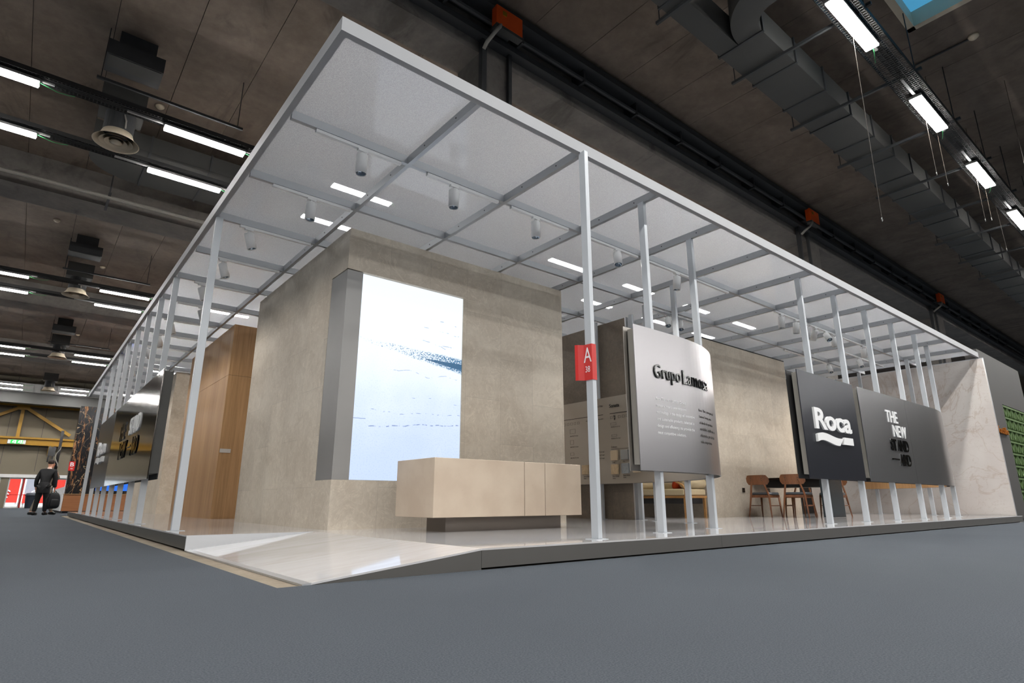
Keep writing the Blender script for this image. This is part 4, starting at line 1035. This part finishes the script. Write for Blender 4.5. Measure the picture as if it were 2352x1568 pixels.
def person(loc, lab, face, suit, trous, stance, lean, bagarm, hairc):
    # face: unit vector (fx,fy) the person faces; right = (fy,-fx)
    t = thing('person', lab, 'person', loc)
    F = Vector((face[0],face[1],0)).normalized(); Rt = Vector((F.y,-F.x,0)); Z = Vector((0,0,1))
    P = lambda r, f, z, *rad: tuple(Rt*r+F*f+Z*z)+rad
    sl, sr = stance; lf = lean
    J = {'pel':P(0,0,.95,.115,.09),'ab':P(0,lf*.25,1.12,.115,.085),'ch':P(0,lf*.7,1.33,.135,.09),'nk0':P(0,lf,1.47,.07),'nk':P(0,lf+.04,1.54,.055),'hd0':P(0,lf+.07,1.60,.075,.085),'hd':P(.0,lf+.08,1.69,.078,.09),'hd2':P(0,lf+.075,1.75,.05,.06)}
    E_ = [('pel','ab'),('ab','ch'),('ch','nk0'),('nk0','nk'),('nk','hd0'),('hd0','hd'),('hd','hd2')]
    for sd, nm, st in ((-1,'l',sl),(1,'r',sr)):
        hp = P(sd*.09,0,.88,.085); kn = P(sd*.09+st[0]*.5,st[1]*.5+.02,.49,.06); an = P(sd*.09+st[0],st[1],.09,.04); toe = P(sd*.09+st[0]*1.02,st[1]+.16,.035,.032)
        J.update({nm+'hp':hp,nm+'kn':kn,nm+'an':an,nm+'toe':toe}); E_ += [('pel',nm+'hp'),(nm+'hp',nm+'kn'),(nm+'kn',nm+'an'),(nm+'an',nm+'toe')]
        sh = P(sd*.19,lf*.9,1.41,.062)
        if bagarm == nm: el_, wr, hd = P(sd*.25,lf*.6+.02,1.13,.045), P(sd*.27,lf*.4+.07,.87,.032), P(sd*.27,lf*.4+.08,.80,.03)
        elif bagarm == 'up': el_, wr, hd = P(sd*.27,lf+.1,1.18,.045), P(sd*.14,lf+.26,1.30,.032), P(sd*.10,lf+.28,1.36,.03)
        else: el_, wr, hd = P(sd*.26,lf*.6-.02,1.13,.045), P(sd*.26,lf*.4+.06,.88,.032), P(sd*.25,lf*.4+.09,.80,.03)
        J.update({nm+'sh':sh,nm+'el':el_,nm+'wr':wr,nm+'hd':hd}); E_ += [('ch',nm+'sh'),(nm+'sh',nm+'el'),(nm+'el',nm+'wr'),(nm+'wr',nm+'hd')]
        hv = Vector(hd[:3]); dv = (hv-Vector(wr[:3])).normalized()
        for q in range(4):
            a = hv+F*(.024*(q-1.5))+dv*.02; b_ = a+dv*(.05-.004*abs(q-1.3)); c_ = b_+dv*.025-Rt*sd*.018
            for i_, pt in enumerate((a,b_,c_)): J['%sf%d%d' % (nm,q,i_)] = tuple(pt)+(.0095,)
            E_ += [(nm+'hd','%sf%d0' % (nm,q)),('%sf%d0' % (nm,q),'%sf%d1' % (nm,q)),('%sf%d1' % (nm,q),'%sf%d2' % (nm,q))]
        tb_ = hv+F*.04-dv*.01; J[nm+'th'] = tuple(tb_+dv*.035+F*.012)+(.010,); E_ += [(nm+'hd',nm+'th')]
    skin('body', J, E_, m['skin'], t, loc)
    g = lambda *ks: {k: J[k] for k in ks}
    def grow(d, e): return {k: tuple(v[:3])+tuple(x+e for x in v[3:]) for k, v in d.items()}
    JK = grow({**g('pel','ab','ch','nk0'), **g('lsh','lel','lwr','rsh','rel','rwr')}, .026)
    hem = Vector(J['pel'][:3])-Z*.17; JK['hem'] = tuple(hem)+(.168,.13); JK['hem2'] = tuple(hem-Z*.07)+(.172,.135); JK['pel'] = J['pel'][:3]+(.15,.115); JK['ab'] = J['ab'][:3]+(.148,.115); JK['ch'] = J['ch'][:3]+(.165,.125)
    skin('jacket', {k: JK[k] for k in ('ch','ab','pel','hem','hem2','nk0','lsh','lel','lwr','rsh','rel','rwr')}, [('hem2','hem'),('hem','pel'),('pel','ab'),('ab','ch'),('ch','nk0'),('ch','lsh'),('lsh','lel'),('lel','lwr'),('ch','rsh'),('rsh','rel'),('rel','rwr')], suit, t, loc)
    TR = grow(g('pel','lhp','lkn','lan','rhp','rkn','ran'), .022)
    skin('trousers', TR, [('pel','lhp'),('lhp','lkn'),('lkn','lan'),('pel','rhp'),('rhp','rkn'),('rkn','ran')], trous, t, loc)
    hp_ = Vector(loc)+Vector((0,0,.70)); Mh = Matrix((Rt*.185,F*.14,Z)).transposed()
    MB().lathe([(.90,.0),(.98,0),(1.0,.02),(.95,.18),(.82,.32),(.6,.36)],hp_,24,Mh).build('jacket_skirt', suit, t, smooth=True)
    for nm in 'lr':
        a = Vector(J[nm+'an'][:3])+Vector(loc); b_ = Vector(J[nm+'toe'][:3])+Vector(loc)
        MB().tube([a-F*.07+Z*(-.045),a-F*.03+Z*(-.04),(a+b_)*.5+Z*(-.015),b_+Z*.002,b_+F*.05+Z*(.0)],[.048,.060,.056,.048,.032],10).build('shoe', m['shoe'], t, smooth=True)
    hc = Vector(loc)+Rt*0+F*(lf+.085)+Z*1.69
    ell('hair', hc-F*.018+Z*.035, (.088,.100,.098), hairc, t)
    ell('nose', hc+F*.092-Z*.005, (.014,.014,.022), m['skin'], t)
    for sd in (-1,1):
        ell('ear', hc+Rt*.083*sd-F*.005-Z*.01, (.012,.02,.03), m['skin'], t)
        ell('eye', hc+Rt*.03*sd+F*.083+Z*.015, (.012,.010,.008), m['hair'], t)
    MB().bar(hc+F*.085-Z*.05-Rt*.025, hc+F*.085-Z*.05+Rt*.025, .008, .008).build('mouth', m['banner'], t)
    MB().lathe([(.062,0),(.066,.03),(.058,.03),(.056,0)],Vector(loc)+F*(lf+.02)+Z*1.50,16).build('collar', m['white'], t, smooth=True)
    return t, Vector(loc)+Vector(J['rhd'][:3])
pa, hand = person((-.68,21.9,.006),'man in a black suit with his back to us, holding a black backpack',(.35,.94),m['suit'],m['suit'],((-.03,-.05),(.05,.05)),.16,'r',m['hair'])
pb, _ = person((-.60,22.8,.006),'man in a grey suit standing wide-legged behind the man in black',(.5,-.87),m['suitgrey'],m['suitgrey'],((-.20,.05),(.24,.0)),.02,'up',m['hair'])
# backpack hanging from the right hand
bg = thing('backpack', 'black backpack held low by the man in the black suit', 'backpack', (hand.x,hand.y,.2))
bm = bmesh.new(); bmesh.ops.create_uvsphere(bm, u_segments=18, v_segments=12, radius=1.)
bmv = [(v.co.copy()) for v in bm.verts]; bmf = [tuple(q.index for q in f.verts) for f in bm.faces]; bm.free()
sq = lambda q, e: math.copysign(abs(q)**e, q)
MB().add([(hand.x+.02+sq(v.x,.6)*.19*(1-.18*v.z), hand.y+sq(v.y,.6)*.12, .47+sq(v.z,.75)*.27) for v in bmv], bmf).build('pack', m['bag'], bg, smooth=True)
MB().add([(hand.x+.06+sq(v.x,.6)*.13, hand.y-.11+sq(v.y,.6)*.05, .39+sq(v.z,.6)*.13) for v in bmv], bmf).build('front_pocket', m['bag'], bg, smooth=True)
MB().tube([(hand.x-.06,hand.y,.72),(hand.x-.04,hand.y,.77),(hand.x,hand.y,.79),(hand.x+.05,hand.y,.77),(hand.x+.08,hand.y,.72)],.014,8).build('handle', m['bag'], bg)
MB().tube([(hand.x-.12,hand.y-.08,.66),(hand.x-.18,hand.y-.13,.5),(hand.x-.15,hand.y-.1,.3)],.018,8).build('strap', m['bag'], bg)

# ------------------------------------------------------------------ light: hall lamps out of frame, sky, sun outdoors
def strip(x0, x1, y, wpm):
    l = bpy.data.lights.new('hall_lamp_row', 'AREA'); l.shape = 'RECTANGLE'; l.size = x1-x0; l.size_y = .12; l.energy = wpm*(x1-x0); l.color = (1,.985,.96)
    o = bpy.data.objects.new('hall_lamp_row', l); C.objects.link(o); o.location = ((x0+x1)/2,y,7.48)
WPM = 40.
for y in (-3.05,-13.,-15.,-25.,-27.,-37.,-39.,-49.): strip(-16,42,y,WPM)
strip(-18,-10.5,8.475,WPM*2)
strip(26,50,9.4,WPM*2); strip(20,50,21.3,WPM*2); strip(-16,-5,-1.1,WPM)
su = bpy.data.lights.new('sun', 'SUN'); su.energy = 8.; su.angle = .01
so = bpy.data.objects.new('sun', su); C.objects.link(so); so.rotation_euler = (math.radians(30),0,0)
wd = bpy.data.worlds.new('World'); bpy.context.scene.world = wd; wd.use_nodes = True
wd.node_tree.nodes['Background'].inputs[0].default_value = (.62,.78,1.,1); wd.node_tree.nodes['Background'].inputs[1].default_value = 1.6

# ------------------------------------------------------------------ camera and view
cam = bpy.data.cameras.new('camera'); co = bpy.data.objects.new('camera', cam); C.objects.link(co)
cam.sensor_width = 36.; cam.lens = 1347.394/2352*36; cam.clip_start = .05; cam.clip_end = 300
co.location = (-1.297,-3.5575,.4413); co.rotation_euler = (math.radians(90+15.241),0,math.radians(50.833-90))
sc_ = bpy.context.scene; sc_.camera = co
sc_.view_settings.view_transform = 'Standard'; sc_.view_settings.look = 'None'; sc_.view_settings.gamma = 1; sc_.view_settings.exposure = 0.
sc_.view_settings.use_curve_mapping = False
cy_ = sc_.cycles; cy_.use_denoising = True; cy_.max_bounces = 7; cy_.diffuse_bounces = 3; cy_.use_adaptive_sampling = True; cy_.adaptive_threshold = .015; cy_.glossy_bounces = 3; cy_.transmission_bounces = 4; cy_.transparent_max_bounces = 8
cy_.sample_clamp_indirect = 6.; cy_.caustics_reflective = False; cy_.caustics_refractive = False; cy_.use_light_tree = True
